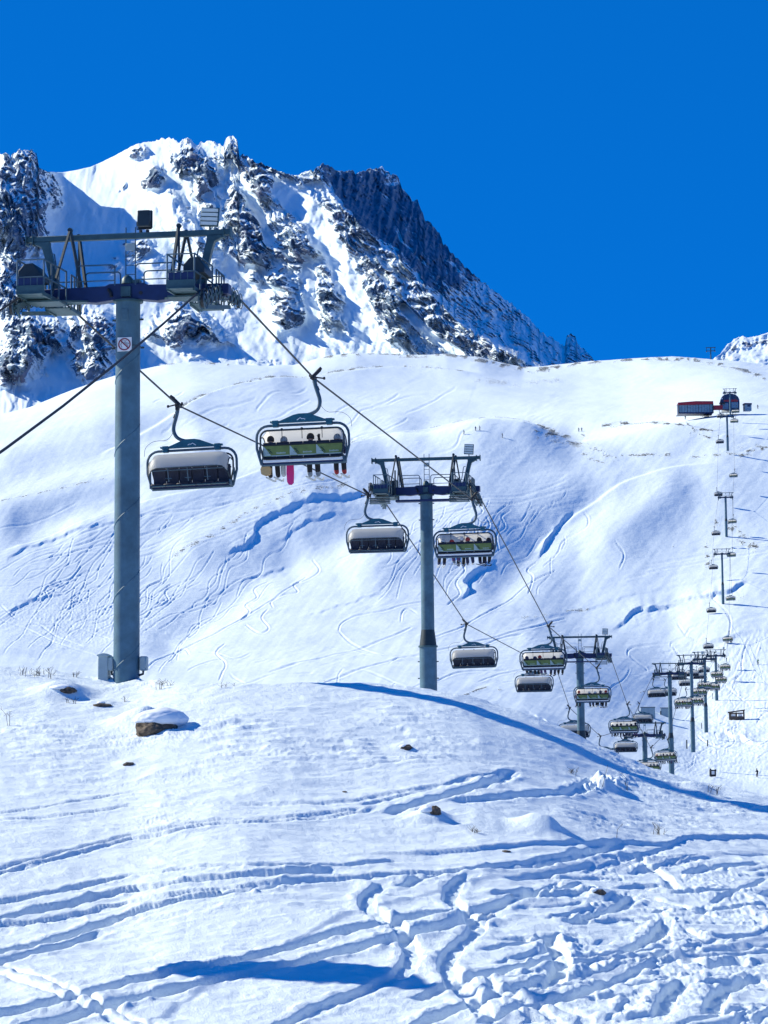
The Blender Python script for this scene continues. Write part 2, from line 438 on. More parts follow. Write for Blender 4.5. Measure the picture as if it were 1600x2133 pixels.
# the skyline drawn more closely
sky_pts = np.array([(-200,885),(0,863),(60,848),(110,828),(160,808),(200,795),(250,780),(300,769),(350,758),(400,755),(470,758),(520,764),(560,768),(610,763),(660,748),(700,740),(740,735),
                    (800,737),(850,738),(930,736),(1000,744),(1050,757),(1090,765),(1130,762),(1180,757),(1230,752),(1300,748),(1350,743),(1400,742),(1440,745),(1480,748),(1540,753),(1600,762),(1800,790)], float)
sl = np.interp(MX, sky_pts[:, 0], sky_pts[:, 1]); c = (MX > -70) & (MX < 1670); sl[c] = smooth1(sl[c], 6)
PYKm[12] = sl; PYKm[13] = sl + 16; PYKm[14] = sl + 130
VK = np.log(YKm)
h = np.diff(VK, axis=0); dlt = np.diff(PYKm, axis=0) / h
mslope = np.zeros_like(PYKm)
for i in range(1, len(PYKm) - 1):
    s0, s1 = dlt[i - 1], dlt[i]; w1 = 2 * h[i] + h[i - 1]; w2 = h[i] + 2 * h[i - 1]
    ok = (s0 * s1) > 0
    mslope[i] = np.where(ok, (w1 + w2) / (w1 / np.where(ok, s0, 1) + w2 / np.where(ok, s1, 1)), 0)
mslope[0] = dlt[0]; mslope[-1] = dlt[-1]
rows_per = [6, 14, 64, 66, 70, 62, 56, 50, 22, 34, 34, 42, 8, 6]
Ym, PYm = [], []
for i, n in enumerate(rows_per):
    for u in np.arange(n) / n:
        hh = h[i]; a = PYKm[i]; b = PYKm[i + 1]
        y = (2*u**3-3*u**2+1)*a + (u**3-2*u**2+u)*hh*mslope[i] + (-2*u**3+3*u**2)*b + (u**3-u**2)*hh*mslope[i+1]
        Ym.append(np.exp(VK[i] + u * hh)); PYm.append(y)
Ym.append(YKm[-1]); PYm.append(PYKm[-1])
Ym = np.array(Ym); PYm = np.array(PYm)
PXm = np.broadcast_to(MX, PYm.shape).copy()
PM = atn(PXm, PYm, Ym)
X1, Y1 = PM[..., 0].copy(), PM[..., 1].copy()
inv = Y1 / FPX                                   # metres per photograph pixel
dzm = np.zeros(X1.shape); rock = np.zeros(X1.shape)
fm = Field(PXm, PYm)
dzm += 0.8 * fbm(X1 / 90, Y1 / 110, 3, 101) + 0.22 * fbm(X1 / 22, Y1 / 30, 3, 103)
# flutings left by wind and slides, running down the fall line
dzm += inv * 0.4 * fbm((PXm + .9 * PYm) / 26, (PYm - .5 * PXm) / 90, 3, 107) * sstep(820, 900, PYm)
dzm += inv * 0.35 * ridged((PXm * .35 + PYm) / 9, (PXm - .3 * PYm) / 60, 2, 109) * sstep(0.0, .5, fbm(PXm / 120, PYm / 70, 2, 111))
edge = np.clip((Ym - 130) / 90, 0, 1)
def m_line(pts, reach, n=6):
    return fm.line(catmull(pts, n), reach)
def fold(pts, w, amp):
    r = m_line(pts, w * 2.6)
    if r: sl, D, SG, T, run = r; dzm[sl] += amp * inv[sl] * np.exp(-(D / w) ** 2) * sstep(0, w * 2, T) * sstep(0, w * 2, run - T)
def scarp(pts, amp, w=2.2, R=16, rag=1.0):
    r = m_line(pts, R * 3)
    if not r: return
    sl, D, SG, T, run = r
    sd = -D * SG + rag * 3.5 * fbm(PXm[sl] / 24, PYm[sl] / 24, 2, 121)
    e = sstep(0, 60, T) * sstep(0, 60, run - T) * (0.75 + (0.5 if rag >= 1 else 0) * fbm(T / 28.0, T * 0 + pts[0][0], 2, 125))
    up = np.exp(-np.clip(sd, 0, None) / R); dn = np.exp(-np.clip(-sd, 0, None) / (R * .8))
    q = sstep(-w, w, sd)
    dzm[sl] += amp * inv[sl] * e * (q * up - (1 - q) * dn)
def track(pts, w=1.6, dep=1.6, n=7):
    r = m_line(pts, 7, n)
    if not r: return
    sl, D, SG, T, run = r
    e = sstep(0, 6, T) * sstep(0, 6, run - T)
    dzm[sl] += inv[sl] * e * (-dep * np.exp(-(D / w) ** 2) + dep * .45 * np.exp(-((D - w * 1.7) / w) ** 2))
def patch(pts, w, amt, n=5):
    r = m_line(pts, w * 2.6, n)
    if r: sl, D, SG, T, run = r; rock[sl] = np.maximum(rock[sl], amt * np.exp(-(D / w) ** 2) * sstep(0, w, T) * sstep(0, w, run - T))
for a in ([(-60,985),(80,930),(220,885),(350,850),(480,815),(640,788)], [(-60,1070),(60,1040),(200,1005),(330,968),(480,930)],
          [(100,1130),(250,1085),(400,1040),(560,985),(720,940),(900,885)], [(330,1180),(480,1105),(600,1052),(720,1015)],
          [(700,1210),(800,1170),(950,1120),(1080,1060)], [(1200,1170),(1330,1080),(1450,980)]):
    fold(a, 42, 12)
for a in ([(-60,1030),(80,985),(240,940),(420,890)], [(0,1120),(150,1060),(320,1020)], [(560,1210),(680,1130),(800,1060),(960,1010)], [(1000,1270),(1090,1170),(1180,1080),(1290,1000)], [(300,1380),(420,1290),(560,1180),(650,1120)]):
    fold(a, 38, -11)
for a, am in (([(455,1162),(495,1146),(525,1128),(532,1106),(560,1088),(610,1066),(660,1046),(725,1034),(790,1020)], 5.5),
          ([(1112,1164),(1128,1142),(1143,1112),(1163,1088),(1188,1062),(1200,1045)], 6.5), ([(945,1252),(968,1246),(976,1226),(968,1210),(1000,1186),(1045,1162)], 7),
          ([(1270,1318),(1298,1298),(1320,1278),(1370,1270),(1425,1262)], 5), ([(1395,1256),(1450,1247),(1508,1240),(1540,1222),(1582,1214)], 5),
          ([(0,1182),(25,1160),(60,1142),(150,1118),(260,1098)], 2.2), ([(620,1290),(720,1260),(820,1225)], 1.2), ([(0,1300),(30,1270),(70,1252),(150,1240)], 2.5),
          ([(1060,1300),(1200,1278),(1290,1250),(1400,1226),(1600,1182)], .7), ([(560,1135),(640,1090),(740,1060)], 2.2), ([(480,1208),(560,1180),(620,1150)], 1.6),
          ([(1440,1350),(1520,1330),(1600,1310)], 3), ([(1480,1520),(1540,1535),(1600,1560)], 5), ([(1090,1470),(1130,1500),(1180,1520)], 5)):
    scarp(a, am, 2.0, 15)
for a, am, R_ in (([(1165,905),(1090,878),(1020,868),(955,878),(890,893),(760,928),(640,962)], 5.5, 24), ([(1010,785),(980,776),(860,764),(740,770),(640,786),(560,800),(490,815),(430,834),(375,862),(290,905),(200,945)], 5.5, 28),
                 ([(1600,905),(1520,900),(1430,884),(1360,880),(1300,884),(1250,896)], 4, 18), ([(560,985),(420,1030),(280,1060),(120,1110),(0,1150)], 3.5, 26), ([(1500,960),(1400,975),(1290,1010),(1180,1075),(1100,1150)], 3, 26)):
    scarp(a, am, 3.5, R_, .0)
T0 = [
 [(705,1320),(712,1300),(740,1285),(800,1275),(840,1262),(900,1250)], [(705,1318),(730,1338),(780,1360),(800,1365)],
 [(660,1430),(700,1410),(790,1385),(870,1365),(960,1345),(1060,1320),(1180,1290)], [(560,1400),(680,1370),(780,1340),(860,1310)],
 [(835,1300),(838,1278),(850,1270),(870,1280)], [(930,1262),(958,1240),(950,1215),(968,1190),(960,1165),(975,1140)],
 [(985,1165),(975,1140),(990,1120),(985,1095),(1005,1075),(998,1055)], [(1015,1150),(1005,1125),(1020,1105),(1012,1085)],
 [(1040,1150),(1035,1120),(1052,1100),(1045,1080),(1065,1060)], [(1100,1240),(1110,1200),(1098,1180),(1120,1160)],
 [(1130,1180),(1160,1150),(1175,1120),(1220,1100),(1225,1075),(1215,1060)], [(900,1330),(960,1310),(1010,1280),(1060,1250),(1100,1215),(1160,1190)],
 [(500,1290),(520,1270),(512,1250),(535,1235),(530,1215),(560,1200)], [(570,1265),(565,1250),(590,1235),(620,1230),(612,1210),(640,1200),(665,1180),(650,1150)],
 [(510,1300),(540,1320),(560,1310),(545,1285),(560,1265)], [(350,1380),(370,1350),(385,1345),(395,1360)], [(455,1415),(470,1385),(450,1360),(470,1340)],
 [(300,1400),(345,1360),(420,1330),(480,1300),(560,1250),(640,1190)], [(320,1270),(350,1250),(345,1230),(380,1210)], [(100,1250),(95,1230),(120,1215),(150,1205),(170,1180)],
 [(0,1260),(30,1285),(80,1300),(120,1325),(170,1345)], [(0,1290),(60,1310),(120,1340),(200,1365)], [(60,1300),(150,1305),(230,1330)],
 [(1308,1365),(1310,1352),(1340,1345),(1420,1340)], [(1310,1362),(1330,1378),(1345,1388),(1348,1395)], [(1398,1350),(1400,1340),(1425,1328),(1440,1310),(1470,1302),(1600,1285)],
 [(1400,1348),(1420,1370),(1460,1395)], [(1410,1300),(1430,1325),(1460,1340)], [(1478,1355),(1500,1340),(1530,1325)], [(1570,1320),(1555,1340),(1545,1380),(1545,1400),(1520,1420)],
 [(1500,1420),(1540,1450),(1560,1470),(1510,1485)], [(1450,1530),(1490,1555),(1560,1570),(1600,1575)], [(1480,1600),(1560,1590),(1600,1592)],
 [(1000,1350),(1040,1330),(1090,1322)], [(150,1130),(280,1090),(420,1070),(560,1040),(700,1005)], [(100,1165),(220,1140),(360,1100),(500,1050),(640,1015)],
 [(1480,1240),(1520,1290),(1518,1330)], [(1280,1135),(1300,1160),(1290,1190)], [(1230,1030),(1180,1045),(1130,1060)], [(900,1060),(1000,1040),(1090,1030),(1180,1000)], [(880,1080),(980,1060),(1080,1045),(1200,1010)],
 [(1340,1180),(1440,1160),(1600,1130)], [(1300,1210),(1420,1180),(1600,1150)], [(700,1160),(740,1150),(760,1135),(740,1120)], [(900,1420),(960,1400),(1060,1395)]]
for a in T0: track(a, 1.5, 1.4)
rt = random.Random(11)
def wiggle(x, y, dx, dy, n, am, w=1.25, dep=.95):
    p = []; ph = rt.uniform(0, 6.3)
    L = math.hypot(dx, dy); ux, uy = dx / L, dy / L
    for i in range(n):
        t = i / (n - 1); s = am * math.sin(ph + t * n * 1.45) * rt.uniform(.7, 1.2)
        p.append((x + dx * t - uy * s, y + dy * t + ux * s))
    track(p, w, dep, 4)
for k in range(58): wiggle(rt.uniform(120, 620), rt.uniform(1080, 1250), rt.uniform(-220, -60), rt.uniform(70, 160), rt.randint(6, 11), rt.uniform(3, 9))
for k in range(12): wiggle(rt.uniform(150, 700), rt.uniform(1020, 1100), rt.uniform(-320, -150), rt.uniform(60, 120), 6, rt.uniform(2, 6), 1.3, .9)
for k in range(22): wiggle(rt.uniform(850, 1200), rt.uniform(1020, 1120), rt.uniform(-150, -60), rt.uniform(70, 160), rt.randint(7, 11), rt.uniform(4, 9))
for k in range(46): wiggle(rt.uniform(1470, 1680), rt.uniform(1290, 1560), rt.uniform(-110, -10), rt.uniform(20, 90), rt.randint(4, 9), rt.uniform(3, 8))
for k in range(16): wiggle(rt.uniform(300, 1400), rt.uniform(1330, 1420), rt.uniform(-200, 200), rt.uniform(20, 60), 5, rt.uniform(2, 6), 1.3, 1)
for k in range(12): wiggle(rt.uniform(300, 1000), rt.uniform(800, 900), rt.uniform(-160, -60), rt.uniform(20, 60), 5, rt.uniform(3, 8), 2, .9)
# rough, cut up ground at the right edge
rough = sstep(1440, 1560, PXm + .5 * (PYm - 1400)) * sstep(1280, 1350, PYm) * sstep(1680, 1600, PYm)
dzm += rough * inv * 1.6 * np.abs(fbm(PXm / 13, PYm / 6, 3, 131))
lz = np.exp(-(((PXm - 170) / 170) ** 2 + ((PYm - 1290) / 60) ** 2)); dzm += lz * inv * 1.6 * np.abs(fbm(PXm / 9, PYm / 4, 3, 133))
# stones showing through along wind-blown edges
for a, w, am in (([(375,858),(430,832),(490,812),(560,797),(640,784),(740,768),(860,762),(980,776)], 7, .80), ([(650,748),(740,737),(860,740),(940,739),(1060,764),(1150,770)], 7, .75),
                 ([(285,772),(330,761),(400,754),(480,760)], 4, .75), ([(890,892),(955,877),(1020,869),(1090,876),(1160,902)], 6, .85), ([(1250,892),(1300,882),(1360,880),(1430,884)], 6, 1.0),
                 ([(1405,868),(1440,862),(1480,866)], 4, .9), ([(1430,952),(1500,946),(1545,944)], 5, .7), ([(1530,948),(1565,938),(1610,935)], 14, .8), ([(1110,905),(1200,925),(1290,962)], 13, .62),
                 ([(1290,950),(1400,948)], 5, .7), ([(350,1172),(420,1140),(490,1098),(560,1058),(640,1034),(740,1008)], 9, .62), ([(730,932),(800,916),(880,896)], 3.5, .8),
                 ([(1080,775),(1160,765),(1230,755),(1350,748),(1440,748)], 6, .8), ([(1440,748),(1530,765),(1600,790)], 7, .78), ([(-40,1060),(100,1030),(220,1000)], 3.5, .62),
                 ([(1478,1085),(1520,1100),(1560,1135),(1590,1150)], 15, .72), ([(1468,1120),(1475,1165),(1470,1190)], 9, .75), ([(1430,905),(1470,895),(1490,905)], 10, .85), ([(1420,862),(1450,900),(1490,915)], 4, .9),
                 ([(1060,1292),(1150,1282),(1230,1272)], 4, .7), ([(960,1450),(1010,1432),(1050,1440)], 3, .8), ([(980,790),(1080,800),(1180,790)], 9, .5), ([(1100,895),(1180,908),(1230,905)], 5, .8),
                 ([(880,1180),(960,1150),(1060,1120)], 6, .45), ([(1200,940),(1250,962),(1290,955)], 7, .7), ([(640,930),(700,925),(760,930)], 3, .6), ([(1490,700+60),(1530,765)], 5, .8),
                 ([(600,1425),(660,1418),(720,1412)], 3, .6), ([(1330,1445),(1345,1440)], 4, .9), ([(1400,1137),(1404,1140)], 3, .9), ([(1500,1268),(1560,1240)], 6, .4)):
    patch(a, w, am)
rock *= sstep(-.45, .45, fbm(PXm / 22, PYm / 9, 4, 141) + .12)
dzm += inv * 1.3 * rock * np.abs(fbm(PXm / 5, PYm / 3.2, 3, 143))
PM[..., 2] += dzm * edge
slopes = sheet('snow_slopes', PM, M_SLOPE, {'rock': rock})

def surf(P, px, py, lo=0):
    """first place where the built ground is seen at a photograph pixel"""
    qx, qy = to_px(P[lo:]); 
    j = int(np.argmin(np.abs(qx[len(qx) // 2] - px)))
    col = qy[:, j]; ok = np.where(col <= py)[0]
    i = ok[0] if len(ok) else len(col) - 1
    p = P[lo + i, j]; return Vector((rays(px, py)[0] * p[1], p[1], p[2]))
def on_field(px, py): return surf(near_full, px, py, nf)
def on_slopes(px, py): return surf(PM, px, py, 14)

# ============================================================ the mountain
sk = np.array([(-400,480),(-160,372),(-100,350),(-60,330),(0,319),(22,322),(38,315),(52,312),(66,311),(76,322),(82,350),(100,358),(130,359),(160,354),(190,347),(215,336),(243,322),(270,307),(285,300),(300,296),(320,294),(340,289),(352,286),(362,290),(372,296),(380,290),(394,287),(402,295),(412,302),(425,296),(440,293),(455,299),(465,304),(474,286),(486,284),(494,292),(499,318),
               (515,326),(532,338),(550,342),(570,352),(598,362),(620,366),(636,357),(652,354),(665,347),(674,342),(690,348),(705,356),(725,355),(745,360),(758,354),(778,353),(790,347),(800,354),(815,360),(829,367),(836,388),(846,402),(860,418),(870,420),(880,440),(884,456),(900,468),(916,487),(925,508),(944,530),(960,545),(980,566),(1004,585),(1030,606),(1060,628),(1085,648),(1107,668),
               (1125,690),(1150,703),(1165,716),(1177,720),(1180,700),(1190,694),(1198,700),(1202,716),(1218,728),(1236,748),(1260,790),(1300,850),(1380,930)], float)
BX = np.linspace(-330, 1330, 770)
sy = np.interp(BX, sk[:, 0], sk[:, 1])
rocky_top = sstep(60, 90, BX) * 0 + np.interp(BX, [-400, 75, 90, 270, 360, 500, 560, 630, 660, 1100, 1260], [1, 1, 0, .1, 1, 1, .4, .4, 1, 1, .5])
sy += rocky_top * 6.0 * fbm(BX / 9, BX * 0, 3, 201)
nb = 430
tt = np.linspace(0, 1, nb)
PYb = 930 + (sy[None] - 930) * tt[:, None]
PXb = np.broadcast_to(BX, PYb.shape).copy()
Yb = 3050 + 1.8 * (800 - PYb)
fb = Field(PXb, PYb)
brock = np.zeros(Yb.shape)
def rib(pts, w, amp, rk=0., sharp=1.0, n=5):
    r = fb.line(catmull(pts, n), w * 2.4)
    if not r: return
    sl, D, SG, T, run = r
    e = sstep(-w * .2, w, T) * sstep(-w * .2, w, run - T)
    w = w * 1.28; amp = amp * 1.0
    D = D + w * .25 * fbm(PXb[sl] / (w * .8), PYb[sl] / (w * .8), 3, 211)
    q = np.clip(1 - D / w, 0, 1); q = q ** sharp
    Yb[sl] -= amp * q * e
    if rk > 0: brock[sl] = np.maximum(brock[sl], rk * sstep(0, .35, q) * e)
def blob(cx, cy_, rx, ry, amp, rk, pw_=1.0, seed=0):
    d = np.hypot((PXb - cx) / rx, (PYb - cy_) / ry) + .18 * fbm(PXb / (rx * .6), PYb / (rx * .6), 3, 221 + seed)
    q = np.clip(1 - d, 0, 1)
    Yb[:] -= amp * q ** pw_
    if rk > 0: brock[:] = np.maximum(brock, rk * sstep(0, .25, q))
# broad forms: the great snow bowl on the left, the shaded flank on the right
Yb += 230 * sstep(400, 110, PXb) * sstep(620, 330, PYb) * sstep(40, 140, PXb)
RL = np.array([(655,340),(668,372),(700,420),(735,452),(775,492),(820,530),(860,572),(905,620),(950,668),(1000,702),(1060,735),(1110,762),(1160,800)], float)
rlx = np.interp(PYb, RL[:, 1], RL[:, 0])
fl = np.clip(PXb - rlx, 0, None); flk0 = 0.0
Yb += 4.6 * fl + 80 * sstep(0, 22, fl) - flk0 * 0.9 * (800 - PYb) + 0.38 * np.clip(rlx - PXb, 0, 420)
flank = sstep(4, 16, fl + 5 * fbm(PXb / 20, PYb / 20, 2, 231))
wall = flank * sstep(680, 560, PYb + .25 * (PXb - 850)) * sstep(250, 140, fl - np.clip((PYb - 450) * .35, 0, 60))
brock = np.maximum(brock, wall * 1.4)
brock = np.maximum(brock, flank * .5)
# left crag with its shaded hollow
blob(20, 410, 100, 150, 230, .8, .7, 1)
rib([(60,318),(75,360),(95,400),(110,440)], 26, 60, .8)
RIBS = [([(322,340),(322,368),(312,398)],14,26,.95),([(372,300),(385,330),(420,345),(470,358)],24,30,.75),([(408,345),(420,385),(402,415)],16,22,.7),([(478,290),(488,318),(510,335)],13,26,1.),([(345,395),(352,405)],8,10,.9),
 ([(360,395),(358,430),(385,480),(430,520),(470,560)],24,46,.12),([(500,335),(545,365),(590,378),(606,410)],28,34,.8),([(470,395),(520,392),(565,415)],26,34,.8),
 ([(480,430),(498,470),(520,512),(512,560)],36,58,1.,),([(430,470),(445,500),(480,520)],20,20,.5),([(560,435),(600,480),(650,540)],28,36,.65),([(540,360),(555,400),(600,420)],20,24,.7),
 ([(615,438),(660,448),(700,470),(735,505),(780,555),(830,605),(880,648),(940,690),(1010,722),(1090,762)],40,34,.40),([(690,470),(710,520),(745,545)],22,18,.6),([(760,560),(800,610),(850,640)],26,20,.55),
 ([(560,565),(585,605),(592,650),(575,690)],22,30,.68),([(575,680),(575,715)],14,18,.7),([(625,598),(682,606),(690,655),(705,685)],20,26,.6),([(620,640),(640,670)],14,16,.5),
 ([(340,640),(368,675),(395,705)],34,34,.78),([(400,640),(432,685),(460,705)],22,24,.7),([(385,655),(410,700)],16,16,.7),([(470,640),(500,690)],10,10,.4),
 ([(75,640),(62,690),(48,745),(62,795)],48,96,.95,.8),([(120,660),(125,700),(130,740)],26,40,.5),([(185,645),(192,700),(190,745),(205,790)],34,66,.85,.8),([(215,660),(230,700),(232,740)],22,26,.7),([(150,640),(170,655)],16,20,.6),
 ([(832,672),(832,720)],20,26,.85),([(885,690),(892,730)],32,34,.92),([(1062,732),(1092,758)],32,30,.85),([(1120,745),(1150,765)],20,20,.5),
 ([(-20,560),(15,600),(10,660)],34,48,.7),([(-10,700),(10,735),(0,760)],28,36,.6),([(250,520),(330,520),(300,560)],24,26,.35),([(220,560),(250,545)],14,12,.5),([(330,520),(360,540)],18,18,.6),
 ([(420,545),(480,600),(520,640)],22,26,.2),([(690,560),(760,620),(820,655),(860,690)],34,24,.5),([(268,318),(290,316),(300,330)],11,12,.5),([(250,385),(262,392)],8,6,.5),([(290,370),(300,380)],7,6,.4),
 ([(640,360),(660,350),(690,360)],16,16,.5),([(520,640),(545,650)],8,8,.6),([(300,440),(360,470),(420,500)],20,20,.1),([(430,420),(440,450)],14,16,.6),([(0,640),(30,650)],18,20,.5),([(700,360),(740,380),(780,372),(828,372)],26,26,.9),
 ([(740,400),(748,450),(770,490)],20,40,.9),([(800,400),(815,470),(850,520),(885,570)],26,50,.9),([(850,430),(880,500),(915,560),(940,620)],24,44,.85),([(930,560),(990,620),(1060,670),(1130,720)],30,44,.5),([(960,640),(1030,690),(1110,740)],26,36,.5),
 ([(560,520),(600,560),(640,580)],16,16,.45),([(650,500),(680,540),(690,590)],14,10,.3),([(250,640),(270,655)],12,12,.5),([(300,690),(330,700)],10,10,.5),([(520,560),(540,600)],12,14,.5)]
for r_ in RIBS: rib(*r_)
# runnels in the snow faces, crags in the rock
Yb += 3 * fbm((PXb + .35 * PYb) / 26, (PYb - .35 * PXb) / 110, 3, 241) + 11 * fbm(PXb / 70, PYb / 90, 3, 243)
def blur(a, n):
    kk = np.exp(-np.linspace(-2, 2, 2 * n + 1) ** 2); kk /= kk.sum()
    a = np.pad(a, ((n, n), (n, n)), mode='edge'); c = np.cumsum
    a = sum(w * a[:, i:a.shape[1] - 2 * n + i] for i, w in enumerate(kk)); return sum(w * a[i:a.shape[0] - 2 * n + i] for i, w in enumerate(kk))
bend = .12 + .62 * sstep(180, 720, PXb)
wx = 15 * fbm(PXb / 60, PYb / 60, 3, 401); wy = 15 * fbm(PXb / 60, PYb / 60, 3, 405)
ac = PXb + wx - bend * (PYb - 300); al = PYb + wy + .35 * PXb
dens = np.clip(blur(brock, 9) * 1.2 + .13 * sstep(330, 420, PXb) * (1 - flank), 0, 1.2)
for pts, w_ in (([(590,395),(640,440),(680,500),(715,560),(745,630),(765,700),(770,760)], 26), ([(470,560),(520,640),(560,700),(640,735)], 30), ([(400,560),(430,620),(480,660),(530,720)], 22),
                ([(620,720),(700,728),(790,735)], 26), ([(500,380),(540,440),(560,500)], 9), ([(640,560),(650,640),(640,700)], 14), ([(330,420),(350,500),(300,600),(280,650)], 26), ([(840,640),(900,700),(960,740)], 9)):
    r = fb.line(catmull(pts, 5), w_ * 2.2)
    sl, D, SG, T, run = r; D = D + w_ * .3 * fbm(PXb[sl] / 30, PYb[sl] / 30, 2, 421)
    dens[sl] *= 1 - .97 * sstep(w_ * 1.5, w_ * .7, D)
E = ridged(ac / 34, al / 120, 5, 411, .6)                 # ribs running down the face
E2 = ridged(ac / 13 + al / 60, al / 34, 4, 415, .6)       # broken faces across them
k = np.clip(dens, 0, 1)
brock = dens * .70 + .50 * (E - .76) + .08 * (E2 - .8) + .42 * wall
brock = np.clip(brock * sstep(.02, .22, dens), 0, 1.5)
# runnels in the snow faces
Yb += 3 * fbm(ac / 22, al / 140, 3, 241) + 9 * fbm(PXb / 80, PYb / 110, 2, 243)
Yb -= np.clip(k * 1.1, .10, 1) * (19 * E) * (1 - .3 * wall)
# cliffs and snow ledges
wv = 0.45 * ac + 13 * fbm(ac / 60, al / 60, 2, 291) + 5 * E2
kr = np.clip(brock * 1.15, 0, 1)
for st_, wt in ((54.0, .85), (21.0, .25)):
    q = (Yb + wv) / st_; fr = q - np.floor(q)
    Yt = (np.floor(q) + sstep(.68, 1.0, fr)) * st_ - wv
    Yb += (Yt - Yb) * kr * wt * (1 - .75 * wall)
Yb -= wall * (30 * ridged((PXb + .25 * PYb) / 21, PYb / 90, 4, 295, .6) + 7 * E2)
Yb -= kr * 4 * E2
Yb += .4 * fbm(PXb / 5, PYb / 5, 3, 281)
# the pinnacle low on the right shoulder stands alone
PB = atn(PXb, PYb, Yb)
gx = np.gradient(Yb, axis=1) / np.maximum(np.abs(np.gradient(PXb, axis=1)), 1e-3); gy = np.gradient(Yb, axis=0) / np.gradient(PYb, axis=0)
steep = 1 - sstep(0.25, 1.1, -gy)      # 1 where the face is nearly upright
steep = np.clip(steep, 0, 1)
bk = []
for dY, dzz in ((25, -6), (70, -40), (160, -120), (400, -330), (900, -760)):
    d = rays(BX, sy); Yq = Yb[-1] + dY
    bk.append(np.stack([d[:, 0] * Yq, Yq, PB[-1, :, 2] + dzz], -1))
PB = np.concatenate([PB, np.stack(bk)])
ext = lambda a: np.concatenate([a, np.repeat(a[-1:], 5, 0)])
mountain = sheet('mountain', PB, M_MOUNT, {'rock': ext(brock), 'steep': ext(steep)})

# low snowy shoulder far right
s2 = np.array([(1380,820),(1440,780),(1485,748),(1500,738),(1512,722),(1530,706),(1545,700),(1560,703),(1575,700),(1590,697),(1610,688),(1660,670),(1760,640),(1900,660),(2100,800)], float)
X2 = np.linspace(1380, 2100, 300); y2 = np.interp(X2, s2[:, 0], s2[:, 1]) + 2.5 * fbm(X2 / 8, X2 * 0, 3, 301)
P2y = 830 + (y2[None] - 830) * np.linspace(0, 1, 90)[:, None]; P2x = np.broadcast_to(X2, P2y.shape)
Y2 = 2400 + 2.2 * (830 - P2y)
r2 = np.clip(np.exp(-((P2y - (y2[None] + 16)) / 12) ** 2) * .9 + .5 * fbm(P2x / 16, P2y / 9, 3, 311), 0, 1)
Y2 = Y2 - r2 * 9 * fbm(P2x / 8, P2y / 9, 3, 316) - 8 * fbm(P2x / 30, P2y / 20, 3, 313)
PB2 = atn(P2x, P2y, Y2); d = rays(X2, y2)
PB2 = np.concatenate([PB2] + [np.stack([d[:, 0] * (Y2[-1] + a), Y2[-1] + a, PB2[-1, :, 2] + b], -1)[None] for a, b in ((40, -15), (300, -200))])
sheet('mountain_shoulder', PB2, M_MOUNT, {'rock': np.concatenate([r2 * .9, r2[-2:]]), 'steep': np.concatenate([r2 * 0 + .3, r2[-2:] * 0 + .3])})

# wide plain so that the land reaches the horizon
pl = np.array([[(-40000, -3000, -420), (40000, -3000, -420)], [(-40000, 45000, -420), (40000, 45000, -420)]], float)
sheet('snow_plain', pl, M_SNOW)
# ============================================================ mesh helpers and materials for built things
def paint(name, col, rough=0.5, metal=0.0, var=0.15, scale=6.0, bump=0.0, spec=0.5):
    k = NT(name); p = k.n('ShaderNodeTexCoord').outputs['Object']
    f = k.noise(scale, 5, 0.65, p)
    a = tuple(c * (1 - var) for c in col); b = tuple(min(1, c * (1 + var)) for c in col)
    k.l(k.ramp(f, [(0.3, a), (0.7, b)]), k.b.inputs['Base Color'])
    k.b.inputs['Roughness'].default_value = rough; k.b.inputs['Metallic'].default_value = metal
    k.b.inputs['Specular IOR Level'].default_value = spec
    if bump: k.bump(f, bump, 0.01)
    return k.m
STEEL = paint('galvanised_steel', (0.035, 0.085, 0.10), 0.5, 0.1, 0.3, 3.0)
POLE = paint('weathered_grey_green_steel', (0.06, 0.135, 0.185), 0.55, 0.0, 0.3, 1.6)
DARKST = paint('dark_steel', (0.015, 0.03, 0.04), 0.5, 0.1, 0.3, 5)  # even dark steel tone for frames, covers and rims
NAVY = paint('navy_blue_paint', (0.008, 0.02, 0.085), 0.45, 0, 0.25, 3)
BLACK = paint('black_rubber', (0.012, 0.013, 0.016), 0.6, 0, 0.3, 9)
TEAL = paint('blue_green_paint', (0.02, 0.11, 0.15), 0.4, 0.1, 0.2, 5)
GREYT = paint('grey_tube_paint', (0.05, 0.095, 0.13), 0.45, 0.1, 0.2, 6)
WHITE = paint('white_panel', (0.75, 0.75, 0.75), 0.5, 0, 0.05, 6)
HOOD = paint('milky_hood_plastic', (0.46, 0.46, 0.44), 0.35, 0, 0.06, 3)
def milky():
    k = NT('milky_hood_plastic'); k.b.inputs['Base Color'].default_value = (.66, .63, .58, 1); k.b.inputs['Roughness'].default_value = .4
    tr = k.n('ShaderNodeBsdfTranslucent'); tr.inputs[0].default_value = (.78, .75, .71, 1)
    mx = k.n('ShaderNodeMixShader'); mx.inputs[0].default_value = .55; k.l(k.b.outputs[0], mx.inputs[1]); k.l(tr.outputs[0], mx.inputs[2]); k.l(mx.outputs[0], k.out.inputs[0]); return k.m
CREAM = milky()
GREEN = paint('olive_green_backrest_print', (0.15, 0.20, 0.05), 0.55, 0, 0.22, 4)
GREENL = paint('grey_green_print', (0.38, 0.47, 0.44), 0.55, 0, 0.1, 4)
GREEND = paint('dark_green_print', (0.02, 0.05, 0.03), 0.6, 0, 0.2, 6)
LAMPW = paint('lamp_louvre_white', (0.62, 0.66, 0.62), 0.35, 0, 0.08, 6)
SEATD = paint('navy_black_cushion', (0.008, 0.011, 0.03), 0.5, 0, 0.35, 7)
REDP = paint('dark_red_cladding', (0.30, 0.015, 0.03), 0.5, 0, 0.15, 2)
GLASS = paint('blue_grey_station_glass', (0.16, 0.25, 0.33), 0.12, 0.0, 0.2, 1.0)
